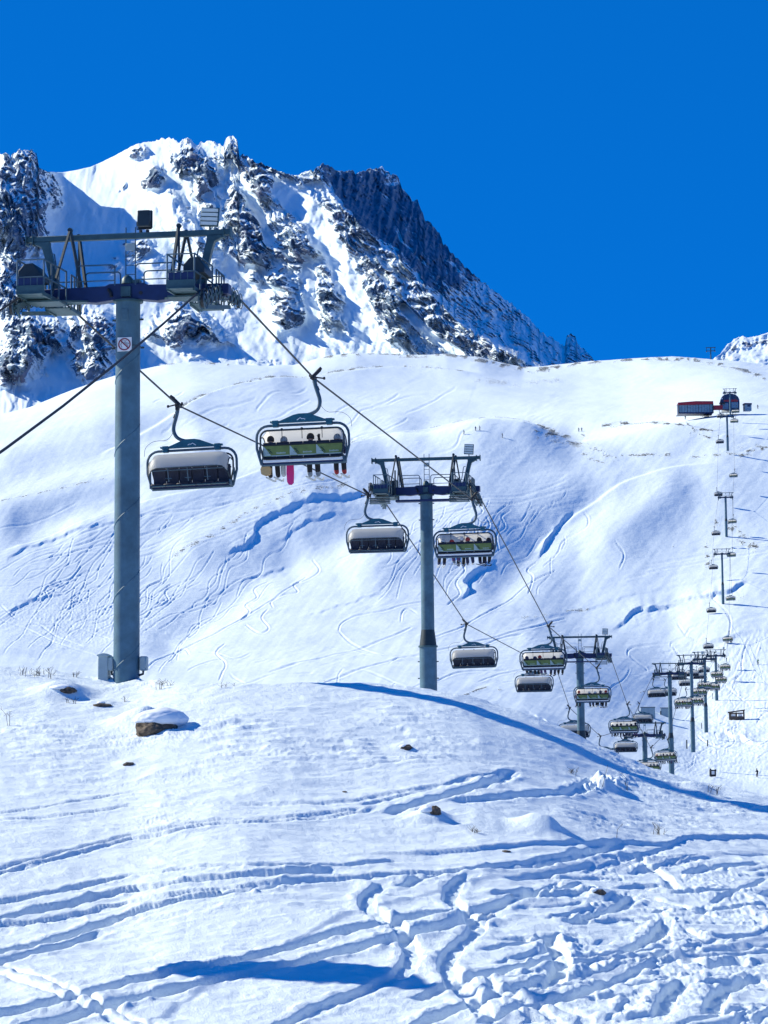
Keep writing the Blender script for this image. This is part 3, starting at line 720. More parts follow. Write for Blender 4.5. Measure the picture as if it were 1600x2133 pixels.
DGLASS = paint('dark_tinted_glazing', (0.03, 0.045, 0.09), 0.15, 0, 0.5, .7)
WOOD = paint('weathered_brown_boards', (0.10, 0.075, 0.06), 0.8, 0, 0.35, 3, 0.3)
CABIN = paint('pale_grey_cabinet_metal', (0.36, 0.44, 0.45), 0.5, 0.1, 0.12, 3)
SIGNR = paint('dark_red_sign_print', (0.22, 0.008, 0.03), 0.5, 0, 0.1, 9)
STONE = paint('brown_lava_stone', (0.10, 0.075, 0.055), 0.9, 0, 0.75, 9, 0.6)
STEM = paint('dry_brown_stalks', (0.09, 0.075, 0.06), 0.9, 0, 0.3, 20)
SNOWCAP = paint('snow_cap', (0.86, 0.88, 0.90), 0.6, 0, 0.02, 4, 0.3, 0.2)
PINK = paint('pink_snowboard', (0.75, 0.03, 0.20), 0.4, 0, 0.05, 4)
TAN = paint('tan_bag_fabric', (0.55, 0.36, 0.16), 0.7, 0, 0.1, 8)
CLOTH = {n: paint('cloth_' + n, c, 0.8, 0, 0.2, 14) for n, c in dict(black=(.012, .013, .018), navy=(.02, .03, .09), grey=(.22, .25, .28), red=(.35, .03, .03), teal=(.02, .16, .17),
         olive=(.09, .10, .04), violet=(.10, .05, .16), white=(.6, .6, .6), orange=(.5, .14, .02), pale_grey=(.42, .44, .45), green=(.03, .16, .07)).items()}
SKIN = paint('skin', (0.5, 0.28, 0.2), 0.6, 0, 0.05, 9)

class MB:
    def __init__(s): s.v = []; s.f = []; s.mi = []; s.mats = []; s.cur = 0
    def mat(s, m):
        if m not in s.mats: s.mats.append(m)
        s.cur = s.mats.index(m); return s
    def _add(s, vs, fs):
        o = len(s.v); s.v += [tuple(v) for v in vs]; s.f += [tuple(i + o for i in f) for f in fs]; s.mi += [s.cur] * len(fs); return s
    def box(s, c, d, R=None):
        x, y, z = d[0] / 2, d[1] / 2, d[2] / 2; c = Vector(c)
        vs = [Vector((a * x, b * y, e * z)) for e in (-1, 1) for b in (-1, 1) for a in (-1, 1)]
        if R is not None: vs = [R @ v for v in vs]
        return s._add([v + c for v in vs], [(0, 2, 3, 1), (4, 5, 7, 6), (0, 1, 5, 4), (2, 6, 7, 3), (0, 4, 6, 2), (1, 3, 7, 5)])
    def bar(s, a, b, w, h=None):
        a, b = Vector(a), Vector(b); d = b - a; L = d.length
        R = d.to_track_quat('Y', 'Z').to_matrix(); return s.box((a + b) / 2, (w, L, h or w), R)
    def tube(s, pts, r, n=8, closed=False, caps=True):
        pts = [Vector(p) for p in pts]; N = len(pts); rr = r if isinstance(r, (list, tuple)) else [r] * N
        rings = []; prev = None
        for i, p in enumerate(pts):
            if closed: t = pts[(i + 1) % N] - pts[i - 1]
            else: t = pts[min(i + 1, N - 1)] - pts[max(i - 1, 0)]
            t.normalize()
            if prev is None:
                u = t.orthogonal().normalized()
            else:
                u = prev - t * prev.dot(t)
                u = u.normalized() if u.length > 1e-6 else t.orthogonal().normalized()
            prev = u; w = t.cross(u)
            rings.append([p + (u * math.cos(2 * math.pi * k / n) + w * math.sin(2 * math.pi * k / n)) * rr[i] for k in range(n)])
        fs = []
        M = N if closed else N - 1
        for i in range(M):
            j = (i + 1) % N
            for k in range(n): fs.append((i * n + k, i * n + (k + 1) % n, j * n + (k + 1) % n, j * n + k))
        if caps and not closed: fs.append(tuple(reversed(range(n)))); fs.append(tuple((N - 1) * n + k for k in range(n)))
        return s._add([v for r_ in rings for v in r_], fs)
    def disc(s, c, axis, r, th, n=14):
        a = Vector(axis).normalized(); c = Vector(c); return s.tube([c - a * th / 2, c + a * th / 2], r, n)
    def prism(s, poly, y0, y1):
        """poly: (x, z) outline, extruded along y"""
        n = len(poly); vs = [(p[0], y0, p[1]) for p in poly] + [(p[0], y1, p[1]) for p in poly]
        return s._add(vs, [tuple(range(n)), tuple(reversed(range(n, 2 * n)))] + [(i + n, (i + 1) % n + n, (i + 1) % n, i) for i in range(n)])
    def grid(s, rows):
        n = len(rows[0]); vs = [v for r_ in rows for v in r_]
        return s._add(vs, [(i * n + k, i * n + k + 1, (i + 1) * n + k + 1, (i + 1) * n + k) for i in range(len(rows) - 1) for k in range(n - 1)])
    def mesh(s, name, smooth=False, bevel=0):
        me = bpy.data.meshes.new(name); me.from_pydata([tuple(v) for v in s.v], [], s.f)
        for m in (s.mats or [STEEL]): me.materials.append(m)
        me.polygons.foreach_set('material_index', s.mi)
        bm = bmesh.new(); bm.from_mesh(me); bmesh.ops.recalc_face_normals(bm, faces=bm.faces)
        if bevel: bmesh.ops.bevel(bm, geom=bm.edges[:], offset=bevel, segments=1, affect='EDGES')
        bm.to_mesh(me); bm.free()
        if smooth:
            me.polygons.foreach_set('use_smooth', [True] * len(me.polygons))
            me.set_sharp_from_angle(angle=math.radians(40))
        me.update(); return me
    def put(s, name, parent=None, mat=None, smooth=True, bevel=0, loc=None):
        if mat is not None and not s.mats: s.mats = [mat]
        o = bpy.data.objects.new(name, s.mesh(name, smooth, bevel)); C.objects.link(o); o.parent = parent
        if loc is not None: o.location = loc
        return o
def inst(name, me, parent, loc=(0, 0, 0), rot=(0, 0, 0)):
    o = bpy.data.objects.new(name, me); C.objects.link(o); o.parent = parent; o.location = loc; o.rotation_euler = rot; return o
def tag(o, label, cat, group=None):
    o['label'] = label; o['category'] = cat
    if group: o['group'] = group
    return o
def thing(name, label, cat, loc=(0, 0, 0), rz=0.0, group=None):
    o = bpy.data.objects.new(name, None); o.empty_display_size = .2; C.objects.link(o)
    o.location = loc; o.rotation_euler = (0, 0, rz); return tag(o, label, cat, group)
KIDS = {}
def kids(o):
    return [c for c in bpy.data.objects if c.parent == o]
def copy_tree(o, cache):
    def rec(a, par):
        c = a.copy(); C.objects.link(c); c.parent = par
        for ch in cache.get(a.name, ()): rec(ch, c)
        return c
    return rec(o, None)
def tree_cache():
    d = {}
    for c in bpy.data.objects:
        if c.parent: d.setdefault(c.parent.name, []).append(c)
    return d

LINE_YAW = -math.atan(0.163)
LDIR = Vector((math.sin(-LINE_YAW), math.cos(LINE_YAW), 0)); LSIDE = Vector((math.cos(LINE_YAW), math.sin(LINE_YAW), 0))
GAUGE = 2.7

# ============================================================ lift towers
def round_rect(x0, x1, z0, z1, r, y, open_bottom=True, n=4):
    p = [(x0, y, z0), (x0, y, z1 - r)]
    for k in range(1, n): a = math.pi / 2 * k / n; p.append((x0 + r - r * math.cos(a), y, z1 - r + r * math.sin(a)))
    p += [(x0 + r, y, z1), (x1 - r, y, z1)]
    for k in range(1, n): a = math.pi / 2 * k / n; p.append((x1 - r + r * math.sin(a), y, z1 - r + r * math.cos(a)))
    p += [(x1, y, z1 - r), (x1, y, z0)]
    return p
def sheave_mesh():
    m = MB(); m.mat(BLACK).disc((0, 0, 0), (1, 0, 0), .21, .07, 16); m.mat(STEEL).disc((0, 0, 0), (1, 0, 0), .15, .10, 12)
    m.disc((0, 0, 0), (1, 0, 0), .05, .2, 8)
    ring = [(0.07, .235 * math.cos(a), .235 * math.sin(a)) for a in np.linspace(0, 2 * math.pi, 15)[:-1]]
    m.mat(GREYT).tube(ring, .016, 5, closed=True)
    ring2 = [(-0.07, .235 * math.cos(a), .235 * math.sin(a)) for a in np.linspace(0, 2 * math.pi, 15)[:-1]]
    m.tube(ring2, .016, 5, closed=True)
    return m.mesh('sheave', True)
SHEAVE = sheave_mesh()
def tower_head(root, s_near, s_far, ns=10, lamp_dark=False, lamp=True, walkway=False, cover=True, full=True):
    """everything on top of a pole; x across the line, y along it, z up, origin in the middle of the crossarm"""
    m = MB(); top = [(-2.95, .17), (-.62, .22), (-.5, .28), (.5, .28), (.62, .22), (2.95, .17)]
    bot = [(2.95, -.13), (1.7, -.18), (.9, -.27), (.35, -.2), (-.35, -.2), (-.9, -.27), (-1.7, -.18), (-2.95, -.13)]
    m.mat(NAVY).prism(top + bot, -.2, .2)
    for sx in (-1, 1): m.mat(STEEL).box((sx * 2.0, 0, -.215), (1.7, .44, .035))
    m.put('crossarm', root, bevel=.012)
    m = MB(); m.mat(BLACK).tube([(-.52, -.23, .12), (-.45, -.27, .02), (-.42, -.26, -.12)], .045, 7); m.put('cable_hose', root)
    m = MB(); m.mat(BLACK).disc((.42, -.205, -.02), (0, 1, 0), .055, .03, 12); m.put('crossarm_fitting', root)
    m = MB(); m.mat(STEEL).disc((0, 0, -.24), (0, 0, 1), .43, .05, 20); m.mat(STEEL).tube([(0, -.1, .28), (0, -.1, .42), (0, -.1, .5), (0, -.1, .55)], [.17, .16, .1, .03], 10); m.box((.18, 0, .34), (.35, .3, .1)); m.box((0, -.24, .02), (.28, .1, .3))
    m.put('saddle_head', root)
    m = MB(); m.mat(STEEL).box((0, 0, 1.73), (6.0, .16, .17))
    m.put('upper_beam', root, bevel=.012)
    for sx in (-1, 1):
        m = MB()
        for dx in (2.98, 2.78): m.mat(STEEL).box((sx * dx, 0, 1.71), (.035, .3, .32))
        m.put('beam_flange', root)
        m = MB(); m.mat(STEEL).prism([(sx * 2.75, 1.64), (sx * 2.75, 1.58), (sx * 2.52, 1.46), (sx * 2.44, 1.2), (sx * 2.22, .17), (sx * 1.98, .17), (sx * 2.22, 1.2), (sx * 2.3, 1.52), (sx * 2.3, 1.64)], -.11, .11)
        m.put('beam_leg', root, bevel=.01)
        m = MB(); m.tube([(sx * 2.2, -.2, 1.25), (sx * 2.1, -.25, 1.22), (sx * 1.98, -.27, .5)], .022, 6); m.put('leg_handrail', root, GREYT)
        # lifting frame
        for y in (-.45, .45):
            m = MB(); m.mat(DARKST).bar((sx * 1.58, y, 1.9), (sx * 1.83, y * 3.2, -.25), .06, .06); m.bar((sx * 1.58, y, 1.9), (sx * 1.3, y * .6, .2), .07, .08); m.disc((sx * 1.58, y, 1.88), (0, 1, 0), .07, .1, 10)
            m.put('lifting_frame', root)
        # rails above the crossarm
        m = MB(); a, b = sorted((sx * .3, sx * 1.42)); m.mat(GREYT).tube(round_rect(a, b, .2, .82, .12, -.34), .022, 6); m.tube([(a, -.34, .35), (b, -.34, .35)], .018, 6)
        m.tube(round_rect(a + .07, b + .02 * sx, .2, .74, .1, .36), .022, 6)
        m.put('guard_rail', root)
        # catwalk along the sheaves
        cx = sx * 2.12; s_n0, s_n1 = s_near, s_far; s_near, s_far = s_near * .1, s_far * .1
        for seg, (y0, y1, zn, zf) in enumerate(((-2.45, -.25, -.34 + s_near * -1.0, -.32), (.25, 1.25, -.32, -.33))):
            g = MB(); g.mat(STEEL)
            for xx in (-.36, .36): g.bar((cx + xx, y0, zn), (cx + xx, y1, zf), .05, .12)
            for k in range(9):
                t = k / 8; yy = y0 + (y1 - y0) * t; g.box((cx, yy, zn + (zf - zn) * t), (.72, .22, .03))
            g.put('catwalk', root)
            r = MB(); r.mat(GREYT)
            for xx in (-.38, .38):
                for t in (0, .33, .66, 1):
                    yy = y0 + (y1 - y0) * t; zz = zn + (zf - zn) * t; r.tube([(cx + xx, yy, zz), (cx + xx, yy, zz + 1.0)], .027, 5)
                for hh in (.5, 1.0): r.tube([(cx + xx, y0, zn + hh), (cx + xx, y1, zf + hh)], .027, 5)
            yy, zz = (y0, zn) if seg == 0 else (y1, zf)
            for hh in (.5, 1.0): r.tube([(cx - .38, yy, zz + hh), (cx + .38, yy, zz + hh)], .02, 5)
            for k in range(5): r.tube([(cx - .38 + .19 * k, yy, zz), (cx - .38 + .19 * k, yy, zz + .5)], .015, 5)
            r.put('catwalk_rail', root)
        tp_ = MB(); tp_.mat(STEEL).box((cx, -2.48, -.34 - s_near + .12), (.8, .03, .26)); tp_.mat(NAVY).box((cx, -2.44, -.34 - s_near + .36), (.7, .02, .22)); tp_.put('toe_board', root)
        s_near, s_far = s_n0, s_n1
        b = MB(); b.mat(STEEL).box((cx - sx * .1, -1.3, -.44), (.95, .7, .05)); b.bar((cx - sx * .3, -1.5, -.42), (cx - sx * 1.0, -.2, -.22), .05); b.put('catwalk_bracket', root)
        # sheaves on their arc
        tr = MB(); Ls = 2.25; pts = []
        for k in range(ns):
            y = -Ls + 2 * Ls * k / (ns - 1)
            z = .02 + (s_near + s_far) / 2 * y + (s_far - s_near) / (4 * Ls) * (y * y - Ls * Ls * .55)
            pts.append((y, z)); inst('sheave', SHEAVE, root, (sx * GAUGE, y, z - .22))
        tr.mat(STEEL)
        for k in range(ns - 1): tr.bar((sx * (GAUGE - .12), pts[k][0], pts[k][1] - .24), (sx * (GAUGE - .12), pts[k + 1][0], pts[k + 1][1] - .24), .06, .16)
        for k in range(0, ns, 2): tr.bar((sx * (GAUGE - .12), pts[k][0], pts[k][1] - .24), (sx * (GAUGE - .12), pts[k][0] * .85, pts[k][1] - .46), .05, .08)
        tr.bar((sx * (GAUGE - .14), -1.7, pts[1][1] - .5), (sx * (GAUGE - .14), 1.7, pts[-2][1] - .5), .08, .12)
        tr.bar((sx * (GAUGE - .14), 0, pts[ns // 2][1] - .45), (sx * (GAUGE - .3), 0, 0), .14, .14)
        tr.put('sheave_frame', root)
        if cover:
            cv = MB(); x0 = sx * 2.35; cv.mat(DARKST)
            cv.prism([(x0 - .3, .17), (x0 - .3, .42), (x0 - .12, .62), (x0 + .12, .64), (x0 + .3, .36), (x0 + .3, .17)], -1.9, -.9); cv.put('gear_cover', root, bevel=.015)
    ld = MB(); ld.mat(GREYT)
    for xx in (-.14, .14): ld.tube([(xx, .26, .2), (xx, .26, 2.05)], .018, 6)
    for k in range(6): ld.tube([(-.14, .26, .35 + .28 * k), (.14, .26, .35 + .28 * k)], .013, 5)
    ld.put('ladder', root)
    pn = MB(); pn.mat(CABIN).box((0, .22, 1.45), (.27, .03, .22)); pn.put('number_plate', root, bevel=.004)
    if lamp_dark:
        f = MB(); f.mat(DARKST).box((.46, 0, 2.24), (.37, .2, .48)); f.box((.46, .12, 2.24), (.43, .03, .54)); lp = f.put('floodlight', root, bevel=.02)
        f = MB(); f.mat(BLACK).tube([(.25, 0, 2.15), (.25, 0, 1.93), (.67, 0, 1.93), (.67, 0, 2.15)], .022, 6); f.disc((.36, 0, 1.85), (0, 0, 1), .05, .1, 8); f.disc((.56, 0, 1.85), (0, 0, 1), .05, .1, 8); f.put('lamp_bracket', lp)
    if lamp:
        R = Matrix.Rotation(math.radians(4), 3, 'Y')
        f = MB(); f.mat(STEEL).box((2.37, 0, 2.2), (.52, .1, .56), R); lp = f.put('floodlight', root, bevel=.01)
        for k in range(4):
            g = MB(); g.mat(LAMPW).box((2.37 + (k - 1.5) * .009, -.065, 2.2 - .195 + .13 * k), (.47, .05, .095), R); g.put('louvre', lp)
        f = MB(); f.mat(STEEL).tube([(2.37, 0, 1.95), (2.37, 0, 1.78)], .03, 6); f.put('lamp_bracket', lp)
    if walkway:
        w = MB(); w.mat(NAVY).box((0, -.1, -.56), (3.3, .5, .12)); w.mat(STEEL)
        for xx in (-1.5, 1.5): w.box((xx, -.1, -.4), (.06, .1, .35))
        w.put('walkway', root, bevel=.008)
        for sx in (-1, 1):
            g = MB(); g.mat(STEEL)
            for k in range(4): g.box((sx * 2.15, -2.5, -.62 - .09 * k), (1.1, .5, .03))
            for xx in (-.5, .5): g.bar((sx * 2.15 + xx, -2.5, -.92), (sx * 2.15 + xx, -2.5, -.3), .04)
            g.put('step_rack', root)
            g = MB(); g.mat(DARKST).box((sx * 1.58 - .05, -.5, .35), (.07, .07, 1.5)); g.box((sx * 1.75, -.8, .1), (.3, .2, .8)); g.put('mast', root)
def pole_parts(root, h, r_top, r_bot, flare_at=None, ring=True):
    """pole hangs from z = -.25 down to -h"""
    m = MB(); m.mat(POLE)
    if flare_at: m.tube([(0, 0, -.25), (0, 0, -flare_at)], [r_top, r_top * 1.06], 32)
    else: m.tube([(0, 0, -.25), (0, 0, -h)], [r_top, r_bot], 32)
    p = m.put('pole', root)
    if flare_at:
        c = MB(); c.mat(DARKST).tube([(0, 0, -flare_at + .02), (0, 0, -flare_at - .85)], [r_top * 1.06, r_bot], 32); c.mat(STEEL).disc((0, 0, -flare_at - .88), (0, 0, 1), r_bot + .06, .09, 32); c.put('pole_cone', root)
        m = MB(); m.mat(POLE).tube([(0, 0, -flare_at - .92), (0, 0, -h)], [r_bot, r_bot], 32); m.put('lower_pole', root)
    return p
def weld_line(parent, r0, r1, z0, z1, ztop, zbot, turns=.55):
    m = MB(); pts = []
    for k in range(15):
        a = math.pi * (1.05 + k / 14 * .95); z = z0 + (z1 - z0) * k / 14; rr = r0 + (r1 - r0) * (ztop - z) / (ztop - zbot)
        pts.append((rr * math.cos(a), rr * math.sin(a), z))
    m.mat(POLE).tube(pts, .014, 5); m.put('weld_seam', parent)

BOLT = MB().mat(DARKST).disc((0, 0, 0), (1, 0, 0), .03, .1, 8).mesh('step_bolt')
TW = []  # px of the pole, py of the crossarm, py of the foot, distance, kind
tower_rows = [
 (267, 612, 1427, 70.0, 'nearest lift tower, thick pole with a no-swinging sign, two floodlights on its top beam'),
 (888, 1022, 1575, 130.0, 'second lift tower, one floodlight, dark flared cone low on its pole'),
 (1208, 1366, 1700, 222.0, 'third lift tower, behind the snow ridge, a chair hanging before its pole'),
 (1343, 1532, 1690, 340.0, 'lowest lift tower, only head and short pole showing over the snow ridge'),
 (1395, 1403, 1612, 415.0, 'tall lift tower beside the lowest one, leftmost of four in a row'),
 (1440, 1382, 1561, 500.0, 'second of four lift towers in a row, left of the wooden hut'),
 (1468, 1373, 1521, 590.0, 'third of four lift towers in a row behind the snow ridge'),
 (1491, 1366, 1459, 700.0, 'fourth and farthest lift tower of the close row at the foot of the steep slope'),
 (1504, 1154, 1256, 812.0, 'lowest of three small lift towers on the steep slope'),
 (1511.5, 1036, 1116, 892.0, 'middle one of the three small lift towers on the steep slope'),
 (1514.5, 868, 936, 968.0, 'highest of the three small lift towers on the steep slope, just below the station'),
 (1520.5, 818, 862, 1018.0, 'small lift tower standing right in front of the dark rounded lift station'),
]
slopes_nf = [(.40, -.05), (-.03, -.20), (-.07, -.10), (-.10, .26), (.20, .03), (.03, .02), (.02, .04), (.0, .35), (.38, .36), (.40, .45), (.45, .20), (.2, .1)]
HEADS = []
T_MASTER = {}
for i, (px, py, pb, Yt, lab) in enumerate(tower_rows):
    hp = at(px, py, Yt); foot = at(px, pb, Yt)
    h = hp.z - foot.z + .6
    HEADS.append(hp)
    t = thing('lift_tower', lab, 'lift tower', hp, LINE_YAW, 'towers of the chairlift')
    if i == 0: t.rotation_euler = (0, math.radians(0.25), LINE_YAW); t.scale = (1.045, 1, 1)
    n_, f_ = slopes_nf[i]
    tower_head(t, n_, f_, 10 if i < 5 else 6, lamp_dark=(i in (0, 10)), lamp=(i in (0, 1, 2, 5, 7)), walkway=(i in (1, 2, 4, 6)), cover=(i in (0, 3, 7)), full=True)
    if i == 0:
        p = pole_parts(t, h, .345, .37)
        for k in range(5): weld_line(p, .347, .372, -1.75 - 2.15 * k - .95, -1.75 - 2.15 * k, -.25, -h)
        d = MB(); d.mat(POLE).box((0, -.335, -.93 + .25), (.19, .05, .34)); d.put('hatch', t, bevel=.012)
        for sx in (-1, 1): inst('step_bolt', BOLT, t, (sx * .40, 0, -.78)); inst('step_bolt', BOLT, t, (sx * .42, 0, -1.62))
        b = MB(); b.mat(DARKST)
        b.tube([(-.37, -.02, -1.62), (-.26, -.25, -1.62), (0, -.36, -1.60), (.26, -.25, -1.58), (.37, -.02, -1.58)], .014, 5)
        b.put('clamp_band', t)
        # prohibition sign, printed flat on a white plate
        sg = MB(); sg.mat(WHITE).box((0, 0, 0), (.415, .012, .415)); sp = sg.put('prohibition_sign', t, loc=(.0, -.375, -1.57)); sp['label'] = 'white square plate with a dark red ring and slash over a swinging chair rider'
        r_ = MB(); r_.mat(SIGNR)
        a = [(.165 * math.cos(q), -.012, .165 * math.sin(q)) for q in np.linspace(0, 2 * math.pi, 41)[:-1]]
        r_.tube(a, .0175, 6, closed=True); R = Matrix.Rotation(math.radians(45), 3, 'Y'); r_.box((0, -.015, 0), (.33, .006, .035), R); r_.put('ring_print', sp)
        g = MB(); g.mat(BLACK)
        def seg(x0, z0, x1, z1, w): g.bar((x0, -.0115, z0), (x1, -.0115, z1), w, .006)
        seg(-.09, .10, -.02, .125, .012); seg(-.02, .125, .03, .06, .012); seg(.03, .06, .12, .01, .03); seg(.12, .01, .145, .035, .016); seg(.0, .05, .06, .0, .04); seg(.06, 0, .1, -.05, .022)
        seg(-.075, .06, -.11, -.01, .03); seg(-.11, -.01, -.085, -.055, .022); seg(-.085, -.055, -.075, -.09, .014); seg(-.02, .0, -.06, .05, .014); seg(.02, .09, .06, .115, .012)
        g.put('rider_print', sp)
        # boxes and notch at the foot
        zf = -(h - .6)
        for sx, x0 in ((-1, -.44), (1, .5)):
            e = MB(); e.mat(CABIN).box((x0, 0, zf + .62), (.2, .3, .42)); q = e.put('junction_box', t, bevel=.035)
            e = MB(); e.mat(DARKST).tube([(x0 - sx * .02, 0, zf + .42), (x0 - sx * .02, 0, zf + .32), (x0 - sx * .14, 0, zf + .28)], .035, 6); e.put('conduit', q)
    else:
        fl = {1: 7.6, 2: 6.9, 3: 5.4, 4: 10.2, 5: 11.2, 6: 10.7, 7: 8.6, 8: 9.6, 9: 8.0, 10: 7.6}.get(i)
        if fl and fl < h - 1.2: pole_parts(t, h, .34 if i < 9 else .4, .47 if i < 9 else .5, fl)
        else: pole_parts(t, h, .34, .38)
        for z in (-.7, -1.6, -(fl or 3) - 1.7, -(fl or 3) - 2.6):
            if z > -h:
                for sx in (-1, 1): inst('step_bolt', BOLT, t, (sx * (.38 if z > -(fl or 99) else .52), 0, z))
ridge_t = at(1481, 748, 1690); 
t = thing('ridge_lift_tower', 'tiny lift tower with two crossbars on the skyline, against the blue sky', 'lift tower', ridge_t, LINE_YAW)
m = MB(); m.mat(STEEL).tube([(0, 0, -2), (0, 0, 8.3)], [.45, .4], 10); m.put('pole', t)
for z_, w_ in ((8.3, 7), (5.9, 6.6)):
    m = MB(); m.mat(STEEL).box((0, 0, z_), (w_, .5, .5)); m.put('crossarm', t)
for sx in (-1, 1):
    m = MB(); m.mat(DARKST).bar((sx * 3.1, 0, 8.3), (sx * 2.6, 0, 5.9), .3); m.box((sx * 3, 0, 5.5), (.5, 3, .5)); m.put('sheave_frame', t)

# ============================================================ people
def skin_body(verts, edges, radii, name, sub=2):
    me = bpy.data.meshes.new(name); me.from_pydata(verts, edges, [])
    o = bpy.data.objects.new(name, me); C.objects.link(o)
    o.modifiers.new('s', 'SKIN'); 
    for i, r in enumerate(radii):
        me.skin_vertices[0].data[i].radius = (r, r) if not isinstance(r, tuple) else r
        me.skin_vertices[0].data[i].use_root = (i == 0)
    md = o.modifiers.new('u', 'SUBSURF'); md.levels = sub; md.render_levels = sub
    dg = bpy.context.evaluated_depsgraph_get(); out = bpy.data.meshes.new_from_object(o.evaluated_get(dg)); out.name = name
    bpy.data.objects.remove(o); out.polygons.foreach_set('use_smooth', [True] * len(out.polygons)); return out
def person_mesh(pose):
    if pose == 'seated':   # origin on the seat, facing +y
        V = [(0, .08, .10), (0, .05, .30), (0, .04, .47), (0, .07, .58), (0, .11, .70), (0, .12, .79)]
        rad = [.17, .15, .17, .07, .10, .085]; E = [(0, 1), (1, 2), (2, 3), (3, 4), (4, 5)]
        for s in (-1, 1):
            b = len(V); V += [(s * .19, .05, .50), (s * .27, .12, .28), (s * .20, .38, .24), (s * .19, .47, .25)]; rad += [.085, .065, .05, .05]; E += [(2, b), (b, b + 1), (b + 1, b + 2), (b + 2, b + 3)]
            b = len(V); V += [(s * .11, .12, .09), (s * .13, .50, .10), (s * .14, .56, -.30), (s * .14, .60, -.42), (s * .14, .72, -.46)]; rad += [.12, .105, .095, .095, .07]; E += [(0, b), (b, b + 1), (b + 1, b + 2), (b + 2, b + 3), (b + 3, b + 4)]
    else:                  # standing on skis, knees bent, facing +y
        V = [(0, -.04, .88), (0, .02, 1.08), (0, .08, 1.28), (0, .11, 1.42), (0, .14, 1.54), (0, .15, 1.64)]
        rad = [.15, .14, .16, .06, .10, .085]; E = [(0, 1), (1, 2), (2, 3), (3, 4), (4, 5)]
        for s in (-1, 1):
            b = len(V); V += [(s * .19, .08, 1.32), (s * .30, .08, 1.10), (s * .30, .32, 1.04)]; rad += [.085, .065, .05]; E += [(2, b), (b, b + 1), (b + 1, b + 2)]
            b = len(V); V += [(s * .10, .0, .82), (s * .14, .14, .48), (s * .14, .02, .14), (s * .14, .14, .08)]; rad += [.11, .085, .075, .065]; E += [(0, b), (b, b + 1), (b + 1, b + 2), (b + 2, b + 3)]
    me = skin_body(V, E, rad, 'person_body'); 
    for m_ in (CLOTH['black'], CLOTH['navy'], CLOTH['grey'], SKIN): me.materials.append(m_)
    idx = []
    for p in me.polygons:
        c = p.center
        if pose == 'seated': k = 3 if c.z > .64 else 0 if (c.z > .17 or c.y < .0) and not (abs(c.x) < .2 and c.z < .15) else 2 if c.z < -.35 else 1
        else: k = 3 if c.z > 1.48 else 0 if c.z > .92 else 2 if c.z < .24 else 1
        idx.append(k)
    me.polygons.foreach_set('material_index', idx); return me
def helmet_mesh(c):
    m = MB(); rows = []
    for i in range(7):
        a = i / 6 * math.pi * .62; rows.append([(c[0] + .135 * math.sin(a) * math.cos(b), c[1] + .15 * math.sin(a) * math.sin(b), c[2] + .15 * math.cos(a)) for b in np.linspace(0, 2 * math.pi, 13)])
    m.mat(BLACK).grid(rows); m.mat(CLOTH['grey']).box((c[0], c[1] + .13, c[2] - .01), (.2, .06, .08)); return m.mesh('helmet', True)
def ski_mesh(x, y, z, L=1.68):
    m = MB(); n = 9; rows = []
    for i in range(n):
        t = i / (n - 1); yy = y - L * .45 + L * t; w = .05 if 0 < i < n - 1 else .02; zz = z + (.12 * ((t - .86) / .14) ** 2 if t > .86 else 0)
        rows.append([(x - w, yy, zz), (x + w, yy, zz), (x + w, yy, zz - .02), (x - w, yy, zz - .02), (x - w, yy, zz)])
    m.mat(CLOTH['pale_grey']).grid(rows); return m.mesh('ski', False)
BODY_SIT, BODY_STAND = person_mesh('seated'), person_mesh('standing')
HELM_SIT, HELM_STAND = helmet_mesh((0, .11, .745)), helmet_mesh((0, .15, 1.6))
SKI_L, SKI_R = ski_mesh(-.14, .66, -.54), ski_mesh(.14, .66, -.54)
SKIS_L, SKIS_R = ski_mesh(-.14, .1, .03), ski_mesh(.14, .1, .03)
def person(label, loc, rz, top, legs, boots, helm='black', skis='pale_grey', pose='seated', group=None, ski=True):
    p = thing('person', label, 'person', loc, rz, group)
    b = inst('body', BODY_SIT if pose == 'seated' else BODY_STAND, p)
    for k, c in enumerate((top, legs, boots)): b.material_slots[k].link = 'OBJECT'; b.material_slots[k].material = CLOTH[c]
    h = inst('helmet', HELM_SIT if pose == 'seated' else HELM_STAND, p); h.material_slots[0].link = 'OBJECT'; h.material_slots[0].material = CLOTH[helm]
    if ski:
        for me, a in ((SKI_L if pose == 'seated' else SKIS_L, 1), (SKI_R if pose == 'seated' else SKIS_R, -1)):
            s_ = inst('ski', me, p, (0, 0, 0), (0, 0, 0)); s_.material_slots[0].link = 'OBJECT'; s_.material_slots[0].material = CLOTH[skis]
    return p

